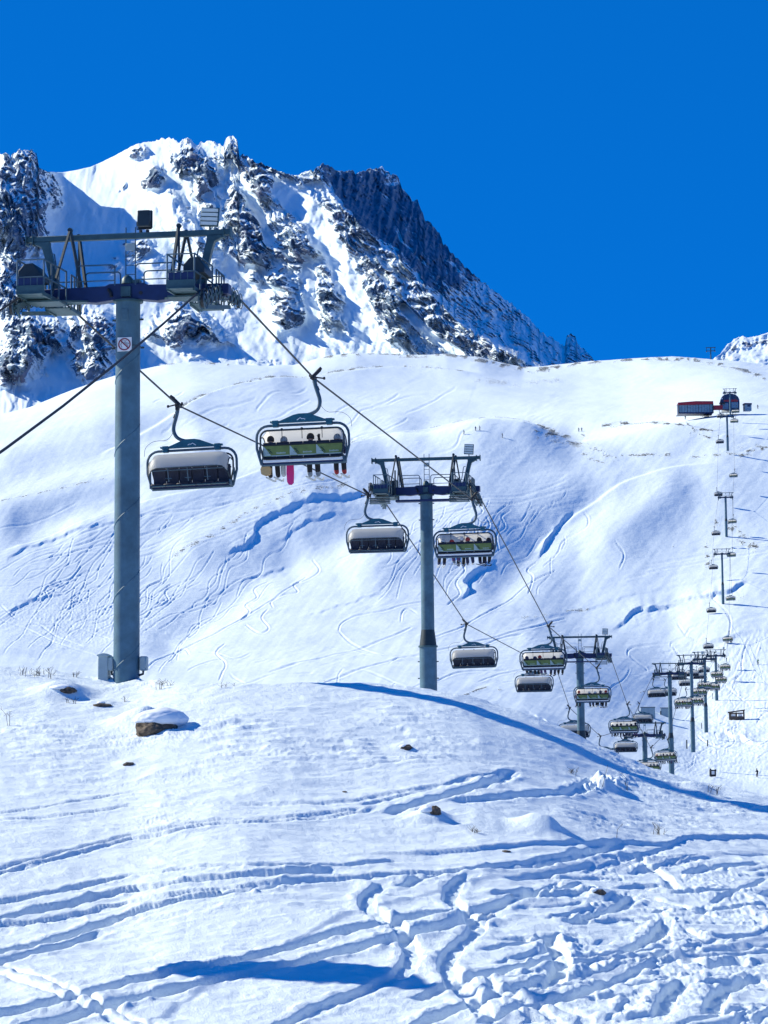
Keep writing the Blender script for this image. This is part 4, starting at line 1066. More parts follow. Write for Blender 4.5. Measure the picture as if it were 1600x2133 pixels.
# ============================================================ chairs
def build_chair():
    """origin at the grip on the rope; +y is the way the riders face; box hangs at x = -.44"""
    cx = -.44
    r = thing('chair', 'chair', 'lift chair')
    m = MB(); m.mat(BLACK).box((0, 0, .0), (.16, .5, .14)); m.bar((-.05, -.05, .0), (.22, .12, .3), .11, .12); m.disc((.2, .1, .3), (1, 0, .8), .06, .2, 10); m.bar((0, .1, .04), (.34, .1, -.02), .05); m.disc((.37, .1, -.02), (1, 0, 0), .055, .07, 10)
    m.disc((-.1, -.12, .08), (1, 0, 0), .07, .06, 10); m.box((.02, .1, -.1), (.12, .22, .16)); m.put('rope_grip', r, bevel=.012)
    arm = [(.04, 0, -.08), (.06, 0, -.25), (.13, 0, -.5), (.2, 0, -.75), (.2, 0, -.95), (.1, 0, -1.15), (-.10, 0, -1.27), (-.38, 0, -1.33)]
    a_ = catmull([p for p in arm], 4) if False else None
    q = np.array([(p[0], p[2]) for p in arm]); q = catmull(q, 4); m = MB(); m.mat(GREYT).tube([(x, 0, z) for x, z in q], [.075 - .012 * k / len(q) for k in range(len(q))], 10); m.put('hanger_arm', r)
    m = MB(); m.mat(BLACK).box((.1, 0, -.3), (.06, .1, .16)); m.tube([(.14, .03, -.3), (.2, .03, -.45)], .02, 5); m.put('arm_fitting', r)
    cab = catmull(np.array([(.2, -.86), (.3, -1.08), (.5, -1.24), (.8, -1.25), (1.05, -1.3), (1.28, -1.5), (1.33, -1.8)]), 4); m = MB(); m.mat(BLACK).tube([(x, 0, z) for x, z in cab], .009, 4); m.put('cable', r)
    m = MB(); m.mat(TEAL).prism([(cx - .98, -1.5), (cx - .8, -1.48), (cx - .32, -1.29), (cx - .12, -1.25), (cx + .18, -1.25), (cx + .34, -1.29), (cx + .8, -1.47), (cx + .98, -1.5), (cx + .98, -1.56), (cx - .98, -1.56)], -.07, .07)
    br = m.put('bracket', r, bevel=.008)
    m = MB(); m.mat(WHITE)
    for yy in (-.074, .074):
        for (x0, z0, x1, z1) in ((-.18, -1.49, -.06, -1.405), (-.06, -1.405, .0, -1.45), (.0, -1.45, .05, -1.435), (.05, -1.435, .12, -1.47)): m.bar((cx + x0, yy, z0), (cx + x1, yy, z1), .008, .028)
    m.put('mountain_emblem', br)
    for sx in (-1, 1):
        m = MB(); m.mat(TEAL).box((cx + sx * .97, 0, -1.53), (.24, .2, .13)); m.box((cx + sx * .97, 0, -1.64), (.2, .22, .12)); m.box((cx + sx * 1.12, 0, -1.51), (.08, .12, .07)); m.put('clamp', r, bevel=.012)
    def loop(hw_t, hw_b, zt, zb, rr, y, n=5):
        p = [(cx - hw_b, y, zb), (cx - hw_t, y, zb + (zt - zb) * .42), (cx - hw_t, y, zt - rr)]
        for k in range(1, n + 1): a = math.pi / 2 * k / n; p.append((cx - hw_t + rr - rr * math.cos(a), y, zt - rr + rr * math.sin(a)))
        for k in range(0, n + 1): a = math.pi / 2 * k / n; p.append((cx + hw_t - rr + rr * math.sin(a), y, zt - rr + rr * math.cos(a)))
        return p + [(cx + hw_t, y, zb + (zt - zb) * .42), (cx + hw_b, y, zb)]
    m = MB(); m.mat(GREYT).tube(loop(1.66, 1.5, -1.64, -3.02, .42, 0), .048, 8); m.put('frame', r)
    m = MB(); m.mat(GREYT).tube([(cx - 1.5, 0, -3.03), (cx + 1.5, 0, -3.03)], .05, 8); 
    for sx in (-1, 1): m.mat(GREYT).box((cx + sx * 1.47, .15, -2.93), (.06, .5, .2)); m.box((cx + sx * 1.56, .02, -2.62), (.05, .1, .5))
    m.put('base_bar', r)
    # seat, cushions and green backs
    m = MB(); m.mat(WHITE).box((cx, -.07, -2.9), (2.86, .05, .11)); m.put('rear_valance', r, bevel=.01)
    m = MB(); m.mat(NAVY).box((cx, .02, -2.985), (2.9, .14, .05)); m.put('valance_stripe', r)
    for k in range(6):
        x = cx - 1.2 + .48 * k
        m = MB(); m.mat(SEATD).box((x, .27, -2.93), (.455, .5, .08)); m.put('seat_cushion', r, bevel=.02)
        m = MB(); m.mat(SEATD).box((x, .02, -2.55), (.47, .06, .64)); m.put('back_cushion', r, bevel=.02)
    m = MB(); m.mat(BLACK).box((cx, -.04, -2.335), (2.88, .07, .05)); m.put('top_rail', r)
    for k in range(3):
        x0 = cx - 1.425 + .95 * k; x1 = x0 + .945
        m = MB(); m.mat(GREEN).box(((x0 + x1) / 2, -.045, -2.55), (x1 - x0, .02, .37)); g = m.put('back_panel', r); 
        m = MB(); m.mat(GREENL).prism([(x0 + .01, -2.72), (x0 + .01, -2.38), (x0 + .04, -2.38), (x0 + .30, -2.72)], -.0565, -.0562); m.prism([(x0 + .3, -2.735), (x1, -2.735), (x1, -2.70), (x0 + .3, -2.70)], -.0565, -.0562); m.put('pale_print', g)
        m = MB(); m.mat(GREEND)
        for (ax, az, bx, bz, w_) in ((.2, -2.5, .28, -2.56, .035), (.17, -2.46, .2, -2.5, .04), (.28, -2.56, .22, -2.62, .03), (.28, -2.56, .33, -2.62, .028), (.2, -2.5, .28, -2.48, .018), (.14, -2.6, .36, -2.66, .012)): m.bar((x0 + ax, -.058, az), (x0 + bx, -.058, bz), .006, w_)
        m.put('skier_print', g)
        m = MB(); m.mat(GREENL)
        for q_ in range(8): m.box((x0 + .5 + q_ * .042, -.0575, -2.63 + (.004 if q_ % 3 else .008)), (.026, .003, .045 if q_ % 3 else .06))
        m.put('faded_lettering', g)
    m = MB(); m.mat(BLACK).tube([(cx - 1.46, -.09, -2.80), (cx - 1.3, -.1, -2.84), (cx + 1.3, -.1, -2.84), (cx + 1.46, -.09, -2.80)], .032, 6); m.put('rear_rail', r)
    m = MB(); m.mat(DARKST).tube(loop(1.5, 1.4, -1.82, -2.84, .26, -.12), .035, 8); m.put('hood_rim', r)
    # the weather hood over the riders
    prof = [(-.12, -1.83), (.1, -1.79), (.35, -1.80), (.58, -1.88), (.76, -2.06), (.83, -2.36)]
    nx = 17; rows_ = []
    for (y, z) in prof:
        row = []
        for k in range(nx):
            u = -1 + 2 * k / (nx - 1); e = max(0, abs(u) - .78) / .22
            row.append((cx + u * 1.47, y * (1 - .22 * e * e) , z - .24 * (1 - math.sqrt(max(0, 1 - e * e)))))
        rows_.append(row)
    m = MB(); m.mat(CREAM).grid(rows_)
    inner = [[(x, y - .012, z - .018) for (x, y, z) in row] for row in rows_]
    h_ = m.put('hood', r)
    mo = MB() if False else None
    if mo: mo.mat(HOOD).grid([[(x, y + .012, z + .014) for (x, y, z) in row] for row in rows_])
    sd_ = MB(); 
    for k_ in (0, nx - 1):
        pts = [rows_[j][k_] for j in range(len(rows_))]; sd_.mat(DARKST).tube(pts + [(pts[-1][0], .45, -2.75)], .022, 6)
    sd_.tube(rows_[-1], .02, 6); sd_.put('hood_edge', r)
    for k in range(3):
        x = cx - .72 + .72 * k
        m = MB(); m.mat(BLACK).disc((x, -.12, -1.8), (0, 1, 0), .05, .06, 8); m.tube([(x, -.12, -1.82), (x, -.1, -2.15)], .014, 5); m.put('strut', r)
        m = MB(); m.mat(GREYT).tube([(x, .76, -2.3), (x, .70, -2.6), (x, .60, -2.84)], .02, 6); m.tube([(x - .12, .66, -2.72), (x + .12, .66, -2.72)], .014, 5); m.put('safety_bar', r)
    m = MB(); m.mat(GREYT).tube([(cx - 1.38, .74, -2.44), (cx + 1.38, .74, -2.44)], .018, 6); m.put('lap_bar', r)
    for k in range(5):
        m = MB(); m.mat(STEEL).box((cx - 1.12 + .56 * k, .56, -2.98), (.5, .12, .035)); m.put('front_edge_plate', r)
    return r
CH0 = build_chair(); CACHE = tree_cache()
R_CH = [(653, 787, 84), (983, 1040, 126.5), (1143, 1305, 170), (1243, 1392, 216), (1307, 1468, 262), (1356, 1558, 306), (1391, 1541, 350), (1428, 1436, 428),
        (1453, 1434, 470), (1461, 1418, 513), (1471, 1406, 556), (1489, 1410, 599), (1496, 1386, 642), (1505, 1398, 680), (1513, 1373, 728), (1518.5, 1316, 770),
        (1524, 1232, 810), (1525.5, 1142, 851), (1527.5, 1073, 893), (1530, 978, 933), (1531.5, 865, 973), (1534, 845, 1008)]
L_CH = [(372, 845, 86.5), (768, 1032, 127), (972, 1300, 167), (1101, 1368, 209), (1187, 1475, 251), (1251, 1534, 294), (1296, 1521, 337), (1332, 1466, 379), (1361.5, 1416, 421), (1386, 1417, 465),
        (1409, 1386, 507), (1424, 1401, 549), (1438, 1383, 591), (1452, 1390, 633), (1463, 1378, 675), (1472, 1331, 745), (1478.6, 1257, 802), (1483, 1168, 842), (1488.5, 1098, 882), (1493.7, 1017, 920), (1497, 908, 958), (1499, 855, 996)]
ordn = ['first', 'second', 'third', 'fourth', 'fifth', 'sixth', 'seventh', 'eighth', 'ninth', 'tenth', 'eleventh', 'twelfth', 'thirteenth', 'fourteenth', 'fifteenth', 'sixteenth', 'seventeenth', 'eighteenth', 'nineteenth', 'twentieth', 'twenty-first', 'twenty-second']
RL_ = ['occupied chair nearest the camera, four riders, a pink snowboard hanging below', 'full six-seat chair overlapping the pole of the second tower, green backs showing',
       'occupied chair hanging directly above an empty one, left of the third tower', 'occupied chair hanging in front of the third tower pole', 'occupied chair just left of the lowest tower head, above the snow ridge',
       'chair half sunk behind the snow ridge below the lowest tower', 'occupied chair crossing the foot of the tall tower near the snow ridge', 'occupied chair between the tall tower and the next pole to its right']
LL_ = ['empty chair nearest the camera, right of the big tower pole, pale hood over dark seats', 'empty chair hanging under the left side of the second tower', 'empty chair low between the second and the third tower',
       'empty chair hanging directly under an occupied one, left of the third tower', 'empty chair partly behind the foot of the third tower', 'empty chair half hidden by the snow ridge, only its bracket and hood top showing',
       'empty chair just above the snow ridge, left of the lowest tower pole', 'empty chair in front of the grey cabin, above the lowest tower', 'empty chair left of the tall tower, hanging from its left end', 'empty chair half behind the pole of the tall tower']
rows_R = []; rows_L = []
swing = random.Random(5)
def put_chair(src, px, py, Yc, up, lab, grp):
    c = CH0 if src else copy_tree(CH0, CACHE)
    c.location = at(px, py, Yc); c.rotation_euler = (0, math.radians(swing.uniform(-.8, .8) - (1.2 if up else -1.0)), LINE_YAW + (0 if up else math.pi))
    tag(c, lab, 'lift chair', grp); return c
for i, (px, py, Yc) in enumerate(R_CH):
    if i == 0: dirn = 'x'
    lab = RL_[i] if i < len(RL_) else ordn[i] + ' occupied chair from the camera, ' + ('in the far cluster behind the towers' if i < 16 else 'on the right rope of the steep slope')
    c = put_chair(i == 0, px, py, Yc, True, lab, 'chairs riding uphill on the right-hand rope'); rows_R.append(c)
for i, (px, py, Yc) in enumerate(L_CH):
    lab = LL_[i] if i < len(LL_) else ordn[i] + ' empty chair from the camera, ' + ('in the far cluster behind the towers' if i < 16 else 'on the left rope of the steep slope')
    rows_L.append(put_chair(False, px, py, Yc, False, lab, 'empty chairs riding downhill on the left-hand rope'))

# the ropes, carried over the sheaves and through every grip
def rope_path(chairs, side):
    pts = [(c.location.y, c.location.copy()) for c in chairs]
    for i, hp in enumerate(HEADS):
        n_, f_ = slopes_nf[i]
        for y in (-2.25, 0, 2.25):
            z = .02 + (n_ + f_) / 2 * y + (f_ - n_) / 9 * (y * y - 2.25 ** 2 * .55)
            p = hp + LSIDE * (side * GAUGE) + LDIR * y + Vector((0, 0, z + .02)); pts.append((p.y, p))
    pts.sort(key=lambda a: a[0]); return [p for _, p in pts]
def add_rope(chairs, side, label, below):
    P_ = rope_path(chairs, side); a = P_[0]; pre = []
    for s in below: pre.append(Vector((a.x - (LDIR.x / LDIR.y) * s[0], a.y - s[0], a.z - s[1])))
    P_ = pre[::-1] + P_ + [at(1519 + side * 9, 842 + 4, 1030)]
    m = MB(); m.mat(BLACK).tube(P_, .034, 6); o = m.put('haul_rope', None); tag(o, label, 'cable', 'the two sides of the haul rope'); return pre
below = [(4, 1.62), (8, 3.2), (13, 5.1), (17, 6.55), (22, 8.3), (28, 10.2), (40, 13.6), (60, 18), (90, 22)]
pr = add_rope(rows_R, 1, 'right-hand haul rope crossing in front of the nearest pole and carrying the occupied chairs uphill', below)
pl_ = add_rope(rows_L, -1, 'left-hand haul rope leaving the nearest tower to the left, carrying the empty chairs', below)
def rope_at(pre, Yq):
    ys = [p.y for p in pre][::-1]; 
    for a, b in zip(pre[::-1][:-1], pre[::-1][1:]):
        if a.y <= Yq <= b.y: return a.lerp(b, (Yq - a.y) / (b.y - a.y))
# the next occupied chair, coming up out of the picture on the left: its shadow lies on the snow
c = copy_tree(CH0, CACHE); c.location = rope_at(pr, 44.0); c.rotation_euler = (0, 0, LINE_YAW); tag(c, 'chair coming up the right-hand rope just outside the left edge', 'lift chair', 'chairs riding uphill on the right-hand rope')

# riders
def rider(ch, k, label, **kw):
    x = -.44 - 1.2 + .48 * k
    M_ = Matrix.Translation(ch.location) @ ch.rotation_euler.to_matrix().to_4x4(); loc = M_ @ Vector((x, .10, -2.89))
    p = person(label, loc, 0, group=None, **kw); p.rotation_euler = ch.rotation_euler; return p
rd = random.Random(21)
c0 = rows_R[0]
for k, lb, kw in ((0, 'leftmost rider on the nearest occupied chair, tan bag beside the boots', dict(top='black', legs='black', boots='black')),
                  (1, 'rider with pale grey trousers and no skis, pink board at the leg', dict(top='grey', legs='pale_grey', boots='pale_grey', helm='grey', ski=False)),
                  (3, 'rider with a raised glove in the middle of the nearest occupied chair', dict(top='black', legs='black', boots='grey')),
                  (5, 'rightmost rider on the nearest occupied chair, black trousers and red boots', dict(top='navy', legs='black', boots='red', helm='grey'))):
    p = rider(c0, k, lb, **kw)
    if k == 0: p.scale = (1.0, 1.0, 1.04)
    if k == 3:
        p.scale = (1.06, 1.06, 1.08)
        m = MB(); m.mat(CLOTH['black']).tube([(.27, .14, .3), (.33, .2, .5), (.27, .16, .72)], [.06, .05, .045], 8)
        m.tube([(.27, .16, .72), (.28, .16, .8)], [.045, .04], 8)
        for q_ in range(4): m.tube([(.245 + .022 * q_, .16, .79), (.24 + .025 * q_, .165, .87 - .012 * abs(q_ - 1.5))], .012, 5)
        m.tube([(.25, .15, .75), (.215, .15, .81)], .013, 5); m.put('raised_arm', p)
M0 = Matrix.Translation(c0.location) @ c0.rotation_euler.to_matrix().to_4x4()
def held(name, label, cat, mb, p, rot=(0, 0, 0)):
    o = mb.put(name, None, bevel=0); o.matrix_world = M0 @ Matrix.Translation(p) @ Euler(rot).to_matrix().to_4x4(); tag(o, label, cat)
m = MB(); rows_ = []
m.mat(PINK).prism([(x_, z_) for x_, z_ in [(-.13, .30), (-.14, 0), (-.12, -.32), (-.06, -.42), (.04, -.43), (.12, -.36), (.14, 0), (.13, .3), (.08, .36), (-.08, .36)]], -.012, .012)
held('snowboard', 'pink snowboard hanging on edge under the nearest occupied chair', 'snowboard', m, (-.44 - 1.2 + .48 * 1.28, .55, -3.28))
m = MB(); m.mat(TAN).prism([(-.17, .06), (-.12, .17), (.08, .2), (.2, .1), (.17, -.12), (0, -.18), (-.14, -.12)], -.12, .12)
held('bag', 'tan rounded bag hanging at the left corner under the nearest occupied chair', 'bag', m, (-.44 - 1.42, .3, -3.2))
NR = [None, 6, 5, 5, 6, 6, 6, 6, 6, 5, 6, 6, 5, 6, 6, 4, 6, 5, 4, 5, 4, 4]
nm = {1: 'full chair by the second tower', 2: 'chair left of the third tower', 3: 'chair before the third tower pole', 4: 'chair left of the lowest tower head', 5: 'half hidden chair under the lowest tower', 6: 'chair at the foot of the tall tower', 7: 'chair right of the tall tower'}
for i in range(1, 16):
    seats = sorted(rd.sample(range(6), NR[i])) if i > 1 else range(6)
    for j, k in enumerate(seats):
        tp = rd.choice(['black', 'black', 'navy', 'red', 'teal', 'grey', 'olive', 'violet']); lg = rd.choice(['black', 'black', 'navy', 'black', 'violet', 'grey'])
        if i < 8: lb = '%s rider from the left, %s' % (ordn[j], nm[i])
        else: lb = '%s rider from the left on the %s occupied chair' % (ordn[j], ordn[i])
        p = rider(rows_R[i], k, lb, helm=rd.choice(['black', 'black', 'navy', 'grey', 'red', 'white']), top=tp, legs=lg, boots=rd.choice(['black', 'grey', 'black', 'navy']), skis=rd.choice(['pale_grey', 'black', 'white', 'navy']))
        p['group'] = 'riders on the uphill chairs'
        p.scale = (1, 1, rd.uniform(.9, 1.07)); p.rotation_euler = (p.rotation_euler[0] + rd.uniform(-.06, .06), p.rotation_euler[1] + rd.uniform(-.12, .12), p.rotation_euler[2] + rd.uniform(-.35, .35))
# ============================================================ station, cabins, hut
def ground(px, py, Yq=None):
    p = on_slopes(px, py); return p
g0 = at(1450, 857, 1043)
st = thing('station_building', 'long low red-roofed station building with a glazed front, left of the dark lift station', 'building', g0, math.radians(-3))
m = MB(); m.mat(NAVY).prism([(-7.6, -.8), (-7.6, 3.9), (7.4, 4.3), (7.4, -.8)], .35, 9); m.put('wall', st)
m = MB(); m.mat(REDP).prism([(-7.75, 2.95), (-7.75, 4.05), (0, 4.55), (7.6, 4.4), (7.6, 3.2)], -.4, .33); m.prism([(-7.75, 3.95), (-7.75, 4.1), (0, 4.62), (7.6, 4.45), (7.6, 4.3)], .33, 9.3); m.put('roof', st)
m = MB(); m.mat(DARKST).box((7.45, 0, 1.2), (.45, .8, 4.2)); m.box((-7.55, 0, 1.2), (.3, .6, 4.2)); m.put('corner_post', st)
for k in range(12):
    m = MB(); m.mat(GLASS).box((-6.75 + 1.22 * k, .25, 1.35), (1.12, .1, 3.1 + .02 * k)); m.put('window_pane', st)
for k in range(11):
    m = MB(); m.mat(DARKST).box((-6.14 + 1.22 * k, .2, 1.35), (.1 if k % 4 != 2 else .2, .16, 3.15)); m.put('mullion', st)
m = MB(); m.mat(REDP).box((9.6, 1.5, 1.7), (4.2, 2, 1.9)); m.put('link_corridor', st)
g1 = at(1520.5, 851, 1046)
ls = thing('lift_station', 'dark rounded lift terminal at the top of the line, flat bar on its roof', 'building', g1, LINE_YAW * .6)
ar = [(-3.4, -.6), (-3.4, .9)]; ar += [(-4.25, 1.6), (-4.3, 2.6), (-4.1, 3.9), (-3.4, 5.3), (-2.3, 6.2), (-.8, 6.6), (1.2, 6.6), (2.7, 6.1), (3.7, 5.2), (4.25, 4.0), (4.3, 2.5), (4.2, -.6)]
m = MB(); m.mat(DGLASS).prism(ar, 0, 9); m.put('shell', ls)
m = MB(); m.mat(REDP).prism([(-2.6, 3.1), (-2.6, 3.8), (2.9, 4.0), (3.6, 3.5), (3.6, 3.0)], -.06, -.01); m.put('red_stripe', ls)
m = MB(); m.mat(GLASS).box((-1.9, -.05, 1.1), (2.6, .08, 2.6)); m.put('window_pane', ls)
m = MB(); m.mat(GLASS).box((2.2, -.05, 1.5), (2.9, .08, 2.4)); m.put('window_pane', ls)
m = MB(); m.mat(BLACK).box((-3.3, -.5, 2.35), (2.6, 1.2, .5)); m.put('rope_opening', ls)
m = MB(); m.mat(STEEL).box((0, .5, 7.0), (6.2, .4, .22)); 
for xx in (-2.6, 2.7): m.box((xx, .5, 7.35), (.2, .2, .6)); m.bar((xx, .5, 7.0), (xx * .85, .5, 6.3), .15)
m.put('roof_bar', ls)
m = MB(); m.mat(WHITE).disc((-3.35, -.02, 4.5), (0, 1, 0), .35, .06, 12); m.put('lamp', ls)
g2 = at(1559, 854, 1050)
bx = thing('control_cabin', 'small square dark-roofed cabin right of the lift station', 'cabin', g2, math.radians(8))
m = MB(); m.mat(CABIN).box((0, 1.5, 1.3), (3.0, 3, 3.2)); m.put('wall', bx)
m = MB(); m.mat(NAVY).box((0, 1.5, 2.75), (3.3, 3.3, .7)); m.put('roof', bx)
m = MB(); m.mat(DGLASS).box((.3, -.03, 1.9), (1.4, .06, .8)); m.put('window', bx)

for px0, px1, py0, py1, dark, lab in ((1335, 1365, 1472, 1491, 0, 'left one of two pale grey metal cabins, wider, double doors'), (1376, 1400, 1471, 1489, 1, 'right one of two pale grey metal cabins, dark open side')):
    g = on_slopes((px0 + px1) / 2, 1493); sc = g.y / FPX
    cab_ = thing('metal_cabin', lab, 'cabin', (g.x, g.y, g.z), math.radians(-6), 'pale metal cabins by the tall tower')
    w, h = (px1 - px0) * sc, (py1 - py0) * sc
    m = MB(); m.mat(CABIN).box((0, 1.3, h / 2 - .2), (w, 2.6, h + .4)); m.put('wall', cab_, bevel=.03)
    m = MB(); m.mat(DARKST).box((0, 1.3, h + .06), (w + .15, 2.8, .12)); m.put('roof', cab_)
    for sx in (-1, 1):
        m = MB(); m.mat(CABIN).box((sx * w * .235, -.03, h * .5), (w * .43, .05, h * .84)); m.put('door', cab_, bevel=.01)
    if dark: m = MB(); m.mat(BLACK).box((-w / 2 + .1, -.04, h * .35), (.3, .1, h * .6)); m.put('opening', cab_)
g = on_slopes(1535, 1501); sc = g.y / FPX
hut = thing('wooden_hut', 'small brown wooden hut with a sloping roof and two pale window slots', 'hut', g, math.radians(-10))
w, h = 31 * sc, 19 * sc
m = MB(); m.mat(WOOD)
for (x0_, z0_, x1_, z1_) in ((-w/2, -.3, w/2, h * .42), (-w/2, h * .42, -w * .36, h * .8), (-.08 * w, h * .42, .04 * w, h * .85), (w * .42, h * .42, w / 2, h), (-w / 2, h * .68, w / 2, h * .82)):
    m.box(((x0_ + x1_) / 2, 0, (z0_ + z1_) / 2), (abs(x1_ - x0_), .12, z1_ - z0_))
m.box((-w / 2, 1.3, h * .4), (.12, 2.6, h)); m.box((w / 2, 1.3, h * .45), (.12, 2.6, h * 1.1)); m.put('wall', hut)
m = MB(); m.mat(WOOD).prism([(-w / 2 - .35, h * .78), (-w / 2 - .35, h * .92), (w / 2 + .2, h * 1.16), (w / 2 + .2, h * 1.03)], -.35, 2.9); m.put('roof', hut)
for x_ in (-.22, .23):
    m = MB(); m.mat(WHITE).box((x_ * w, .12, h * .55), (w * .27, .05, h * .26)); m.put('window', hut)
m = MB(); m.mat(STEM).tube([(w / 2, 0, h), (w / 2 + .03, 0, h * 1.9)], .06, 5); m.put('roof_pole', hut)

# marker posts and the black marker box
for px, py, hh, w_, lab in ((1431, 1560, 2.0, .3, 'dark post beside the second pole of the far row'), (1474, 1555, 1.5, .28, 'dark post alone in the snow below the wooden hut'), (1462, 1519, 1.5, .2, 'thin post left of the third pole of the far row'),
                            (1485, 1457, 1.7, .2, 'thin post left of the farthest pole of the far row'), (1542, 1555, 1.5, .08, 'thin rod in the snow below the wooden hut'), (1495, 1498, 1.6, .07, 'thin rod left of the wooden hut')):
    g = on_slopes(px, py); o = MB().mat(STEM if w_ < .1 else DARKST).tube([(0, 0, -.4), (0, 0, hh), (0, 0, hh + .04)], [w_ / 2, w_ / 2, w_ * .3], 7).put('marker_post', None); o.location = g; tag(o, lab, 'post', 'posts in the snow along the lift')
g = on_slopes(1485, 1619); sc = g.y / FPX
sb = thing('marker_box', 'black padded box with a white panel standing in the snow at the right', 'marker', g, math.radians(5))
m = MB(); m.mat(BLACK).box((0, 0, 8 * sc), (13 * sc, .6, 14 * sc)); m.box((-5 * sc, -.1, 16 * sc), (3 * sc, .3, 3 * sc)); m.box((6 * sc, -.1, 14 * sc), (3 * sc, .3, 4 * sc)); m.put('padding', sb, bevel=.05)
m = MB(); m.mat(WHITE).box((0, -.33, 9 * sc), (6 * sc, .05, 7 * sc)); m.put('panel', sb)
m = MB(); m.mat(STEM).tube([(-3 * sc, 0, -.3), (-3 * sc, 0, 5 * sc)], .06, 5); m.put('leg', sb)

# skiers on the slopes
for px, py, rz, tp, lg, lab in ((1206, 900, .4, 'black', 'black', 'left one of two skiers standing on the far plateau'), (1212, 900, -.3, 'navy', 'black', 'right one of two skiers standing on the far plateau'),
                                (967, 907, 1, 'black', 'black', 'skier on the hump, lowest left of the small group'), (991, 900, .3, 'navy', 'black', 'skier in the middle of the group on the hump'), (1000, 899, 2, 'black', 'black', 'skier right in the group on the hump'),
                                (1047, 912, 1.2, 'black', 'navy', 'lone skier right of the hump'), (1579, 1386, -.8, 'green', 'black', 'skier in a green jacket near the right edge'), (1578, 1622, .5, 'black', 'black', 'dark skier low at the right edge below the marker box'),
                                (1428, 874, .5, 'black', 'black', 'person standing left below the red-roofed building'), (1579, 852, .4, 'black', 'black', 'person standing right of the small cabin')):
    g = on_slopes(px, py); p = person(lab, g, rz, tp, lg, 'black', pose='standing'); p.scale = (1.15,) * 3 if g.y > 800 else (1.05,) * 3

# ============================================================ things standing on the near field
g = on_field(214, 1417)
cb = thing('electric_cabinet', 'pale grey electric cabinet with a sloping lid standing left of the big pole', 'cabinet', (g.x, g.y, g.z - .1), math.radians(-12))
m = MB(); m.mat(CABIN).box((0, .15, .4), (.30, .3, .80)); m.put('body', cb, bevel=.012)
m = MB(); m.mat(CABIN).prism([(-.18, .79), (-.17, .83), (.02, .87), (.18, .80), (.18, .77)], -.04, .34); m.put('lid', cb, bevel=.006)

def stone(px, py, w, h, d, cap, lab, seed, rz=0.0, name='stone'):
    g = on_field(px, py); t_ = thing(name, lab, 'stone', (g.x, g.y, g.z), rz)
    bm = bmesh.new(); bmesh.ops.create_icosphere(bm, subdivisions=4, radius=1)
    for v in bm.verts:
        n = mnoise.fractal(v.co * 1.3 + Vector((seed, 0, 0)), 1.0, 2.0, 5); c = mnoise.voronoi(v.co * 1.6 + Vector((seed, 3, 0)))[0][0]
        v.co *= 1 + .22 * n + .18 * c
        v.co = Vector((v.co.x * w, v.co.y * d, v.co.z * h))
    me = bpy.data.meshes.new('rock'); bm.to_mesh(me); bm.free(); me.materials.append(STONE); inst('rock', me, t_, (0, .05, h * .02))
    if cap:
        bm = bmesh.new(); bmesh.ops.create_icosphere(bm, subdivisions=5, radius=1)
        cw, ch_, cd, cx, cy_, cz = cap
        for v in bm.verts:
            n = mnoise.fractal(v.co * 1.1 + Vector((seed + 9, 0, 0)), 1.0, 2.0, 3); n2 = mnoise.fractal(v.co * 4 + Vector((seed + 5, 0, 0)), 1.0, 2.0, 2)
            v.co *= 1 + .09 * n + .03 * n2
            if v.co.z < -.1: v.co.z = -.1 + (v.co.z + .1) * .55
            v.co = Vector((v.co.x * cw, v.co.y * cd, v.co.z * ch_))
        for f in bm.faces: f.smooth = True
        me = bpy.data.meshes.new('snow_cap'); bm.to_mesh(me); bm.free(); me.materials.append(SNOWCAP); inst('snow_cap', me, t_, (cx, cy_, cz))
stone(324, 1520, .50, .28, .36, (.70, .32, .48, .15, .24, .25), 'snow-capped brown boulder in the snow right below the big pole', 1.0)
stone(140, 1441, .22, .10, .2, (.34, .1, .3, -.18, .15, .08), 'low dark stone with a snow hood, left of the big pole', 2.3)
stone(212, 1472, .24, .06, .15, (.12, .05, .1, -.03, .1, .08), 'flat mossy dark stone between the cabinet and the boulder', 3.1)
stone(268, 1594, .13, .06, .1, None, 'small dark stone in smooth snow below the boulder', 4.7)
stone(847, 1560, .15, .09, .12, (.1, .05, .1, -.08, .05, .06), 'small reddish stone in the middle of the snow field', 5.2)
stone(718, 1651, .06, .03, .06, None, 'tiny dark stone poking out left of the middle', 6.1)
stone(906, 1694, .12, .14, .12, (.2, .12, .2, -.16, .14, .06), 'upright brown stone with a snow drift on its left side', 7.9)
stone(1054, 1776, .1, .035, .08, None, 'small dark stone at the upper edge of the ski tracks', 8.4)
stone(1250, 1862, .12, .08, .1, (.1, .05, .08, -.1, .06, .06), 'dark stone among the churned snow at the right', 9.6)

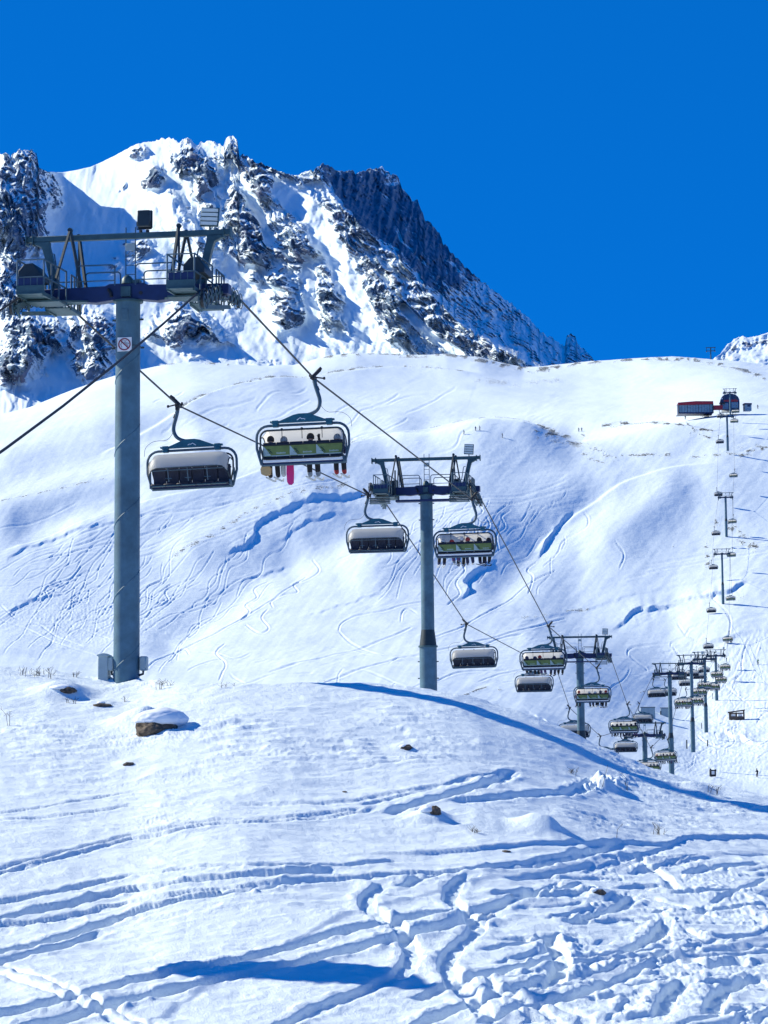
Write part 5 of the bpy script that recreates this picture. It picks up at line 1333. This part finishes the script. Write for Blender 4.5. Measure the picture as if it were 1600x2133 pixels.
def twigs(px, py, n, h, spread_, lab, seed, bare=False):
    r = random.Random(seed); g = on_field(px, py); m = MB(); m.mat(STEM)
    for k in range(n):
        x = r.uniform(-spread_, spread_); y = r.uniform(-spread_, spread_) * .6; l = h * r.uniform(.5, 1.1); a = r.gauss(0, .18); b_ = (x, y, -.08); t1 = (x + l * a, y, l * .6); t2 = (x + l * (a + r.gauss(0, .2)), y, l)
        m.tube([b_, t1, t2], [.009, .007, .004], 4)
        for q in range(r.randint(2, 5) if not bare else 1):
            f = r.uniform(.4, .95); p0 = Vector(b_).lerp(Vector(t2), f); m.tube([p0, p0 + Vector((r.uniform(-.12, .12), r.uniform(-.05, .05), r.uniform(.02, .12)))], .004, 4)
    o = m.put('dry_plant', None); o.location = g; tag(o, lab, 'plant')
twigs(66, 1410, 9, .28, .4, 'clump of dry stalks on the crest at the far left', 1); twigs(88, 1411, 7, .24, .3, 'dry stalks right beside the leftmost clump on the crest', 2)
twigs(160, 1412, 4, .22, .15, 'few dry stalks left of the grey cabinet', 3); twigs(343, 1432, 7, .2, .25, 'dry stalks just right of the big pole foot', 4); twigs(480, 1432, 3, .12, .3, 'tiny stalks on the crest between the two big poles', 5)
twigs(18, 1512, 2, .5, .04, 'single tall dead stalk at the left edge', 6); twigs(1254, 1640, 1, .62, .02, 'tall bare stalk on the ridge right of the middle', 7, True); twigs(1308, 1648, 2, .45, .06, 'second bare stalk on the ridge with side twigs', 8)
twigs(1190, 1612, 5, .16, .12, 'small twigs above the lump of thrown snow', 9); twigs(1284, 1748, 1, .36, .01, 'thin upright rod of a stalk above the churned snow', 10, True); twigs(1376, 1740, 7, .26, .2, 'bushy dry twigs above the churned snow at the right', 11)
twigs(985, 1735, 5, .1, .15, 'low twigs left of the smooth snow mound', 12); twigs(148, 1465, 4, .14, .2, 'small twigs in the snow above the flat stone', 13); twigs(262, 1462, 2, .14, .06, 'short stalk left above the boulder', 14); twigs(1478, 1652, 5, .2, .2, 'low twigs by the drift on the right ridge', 15)
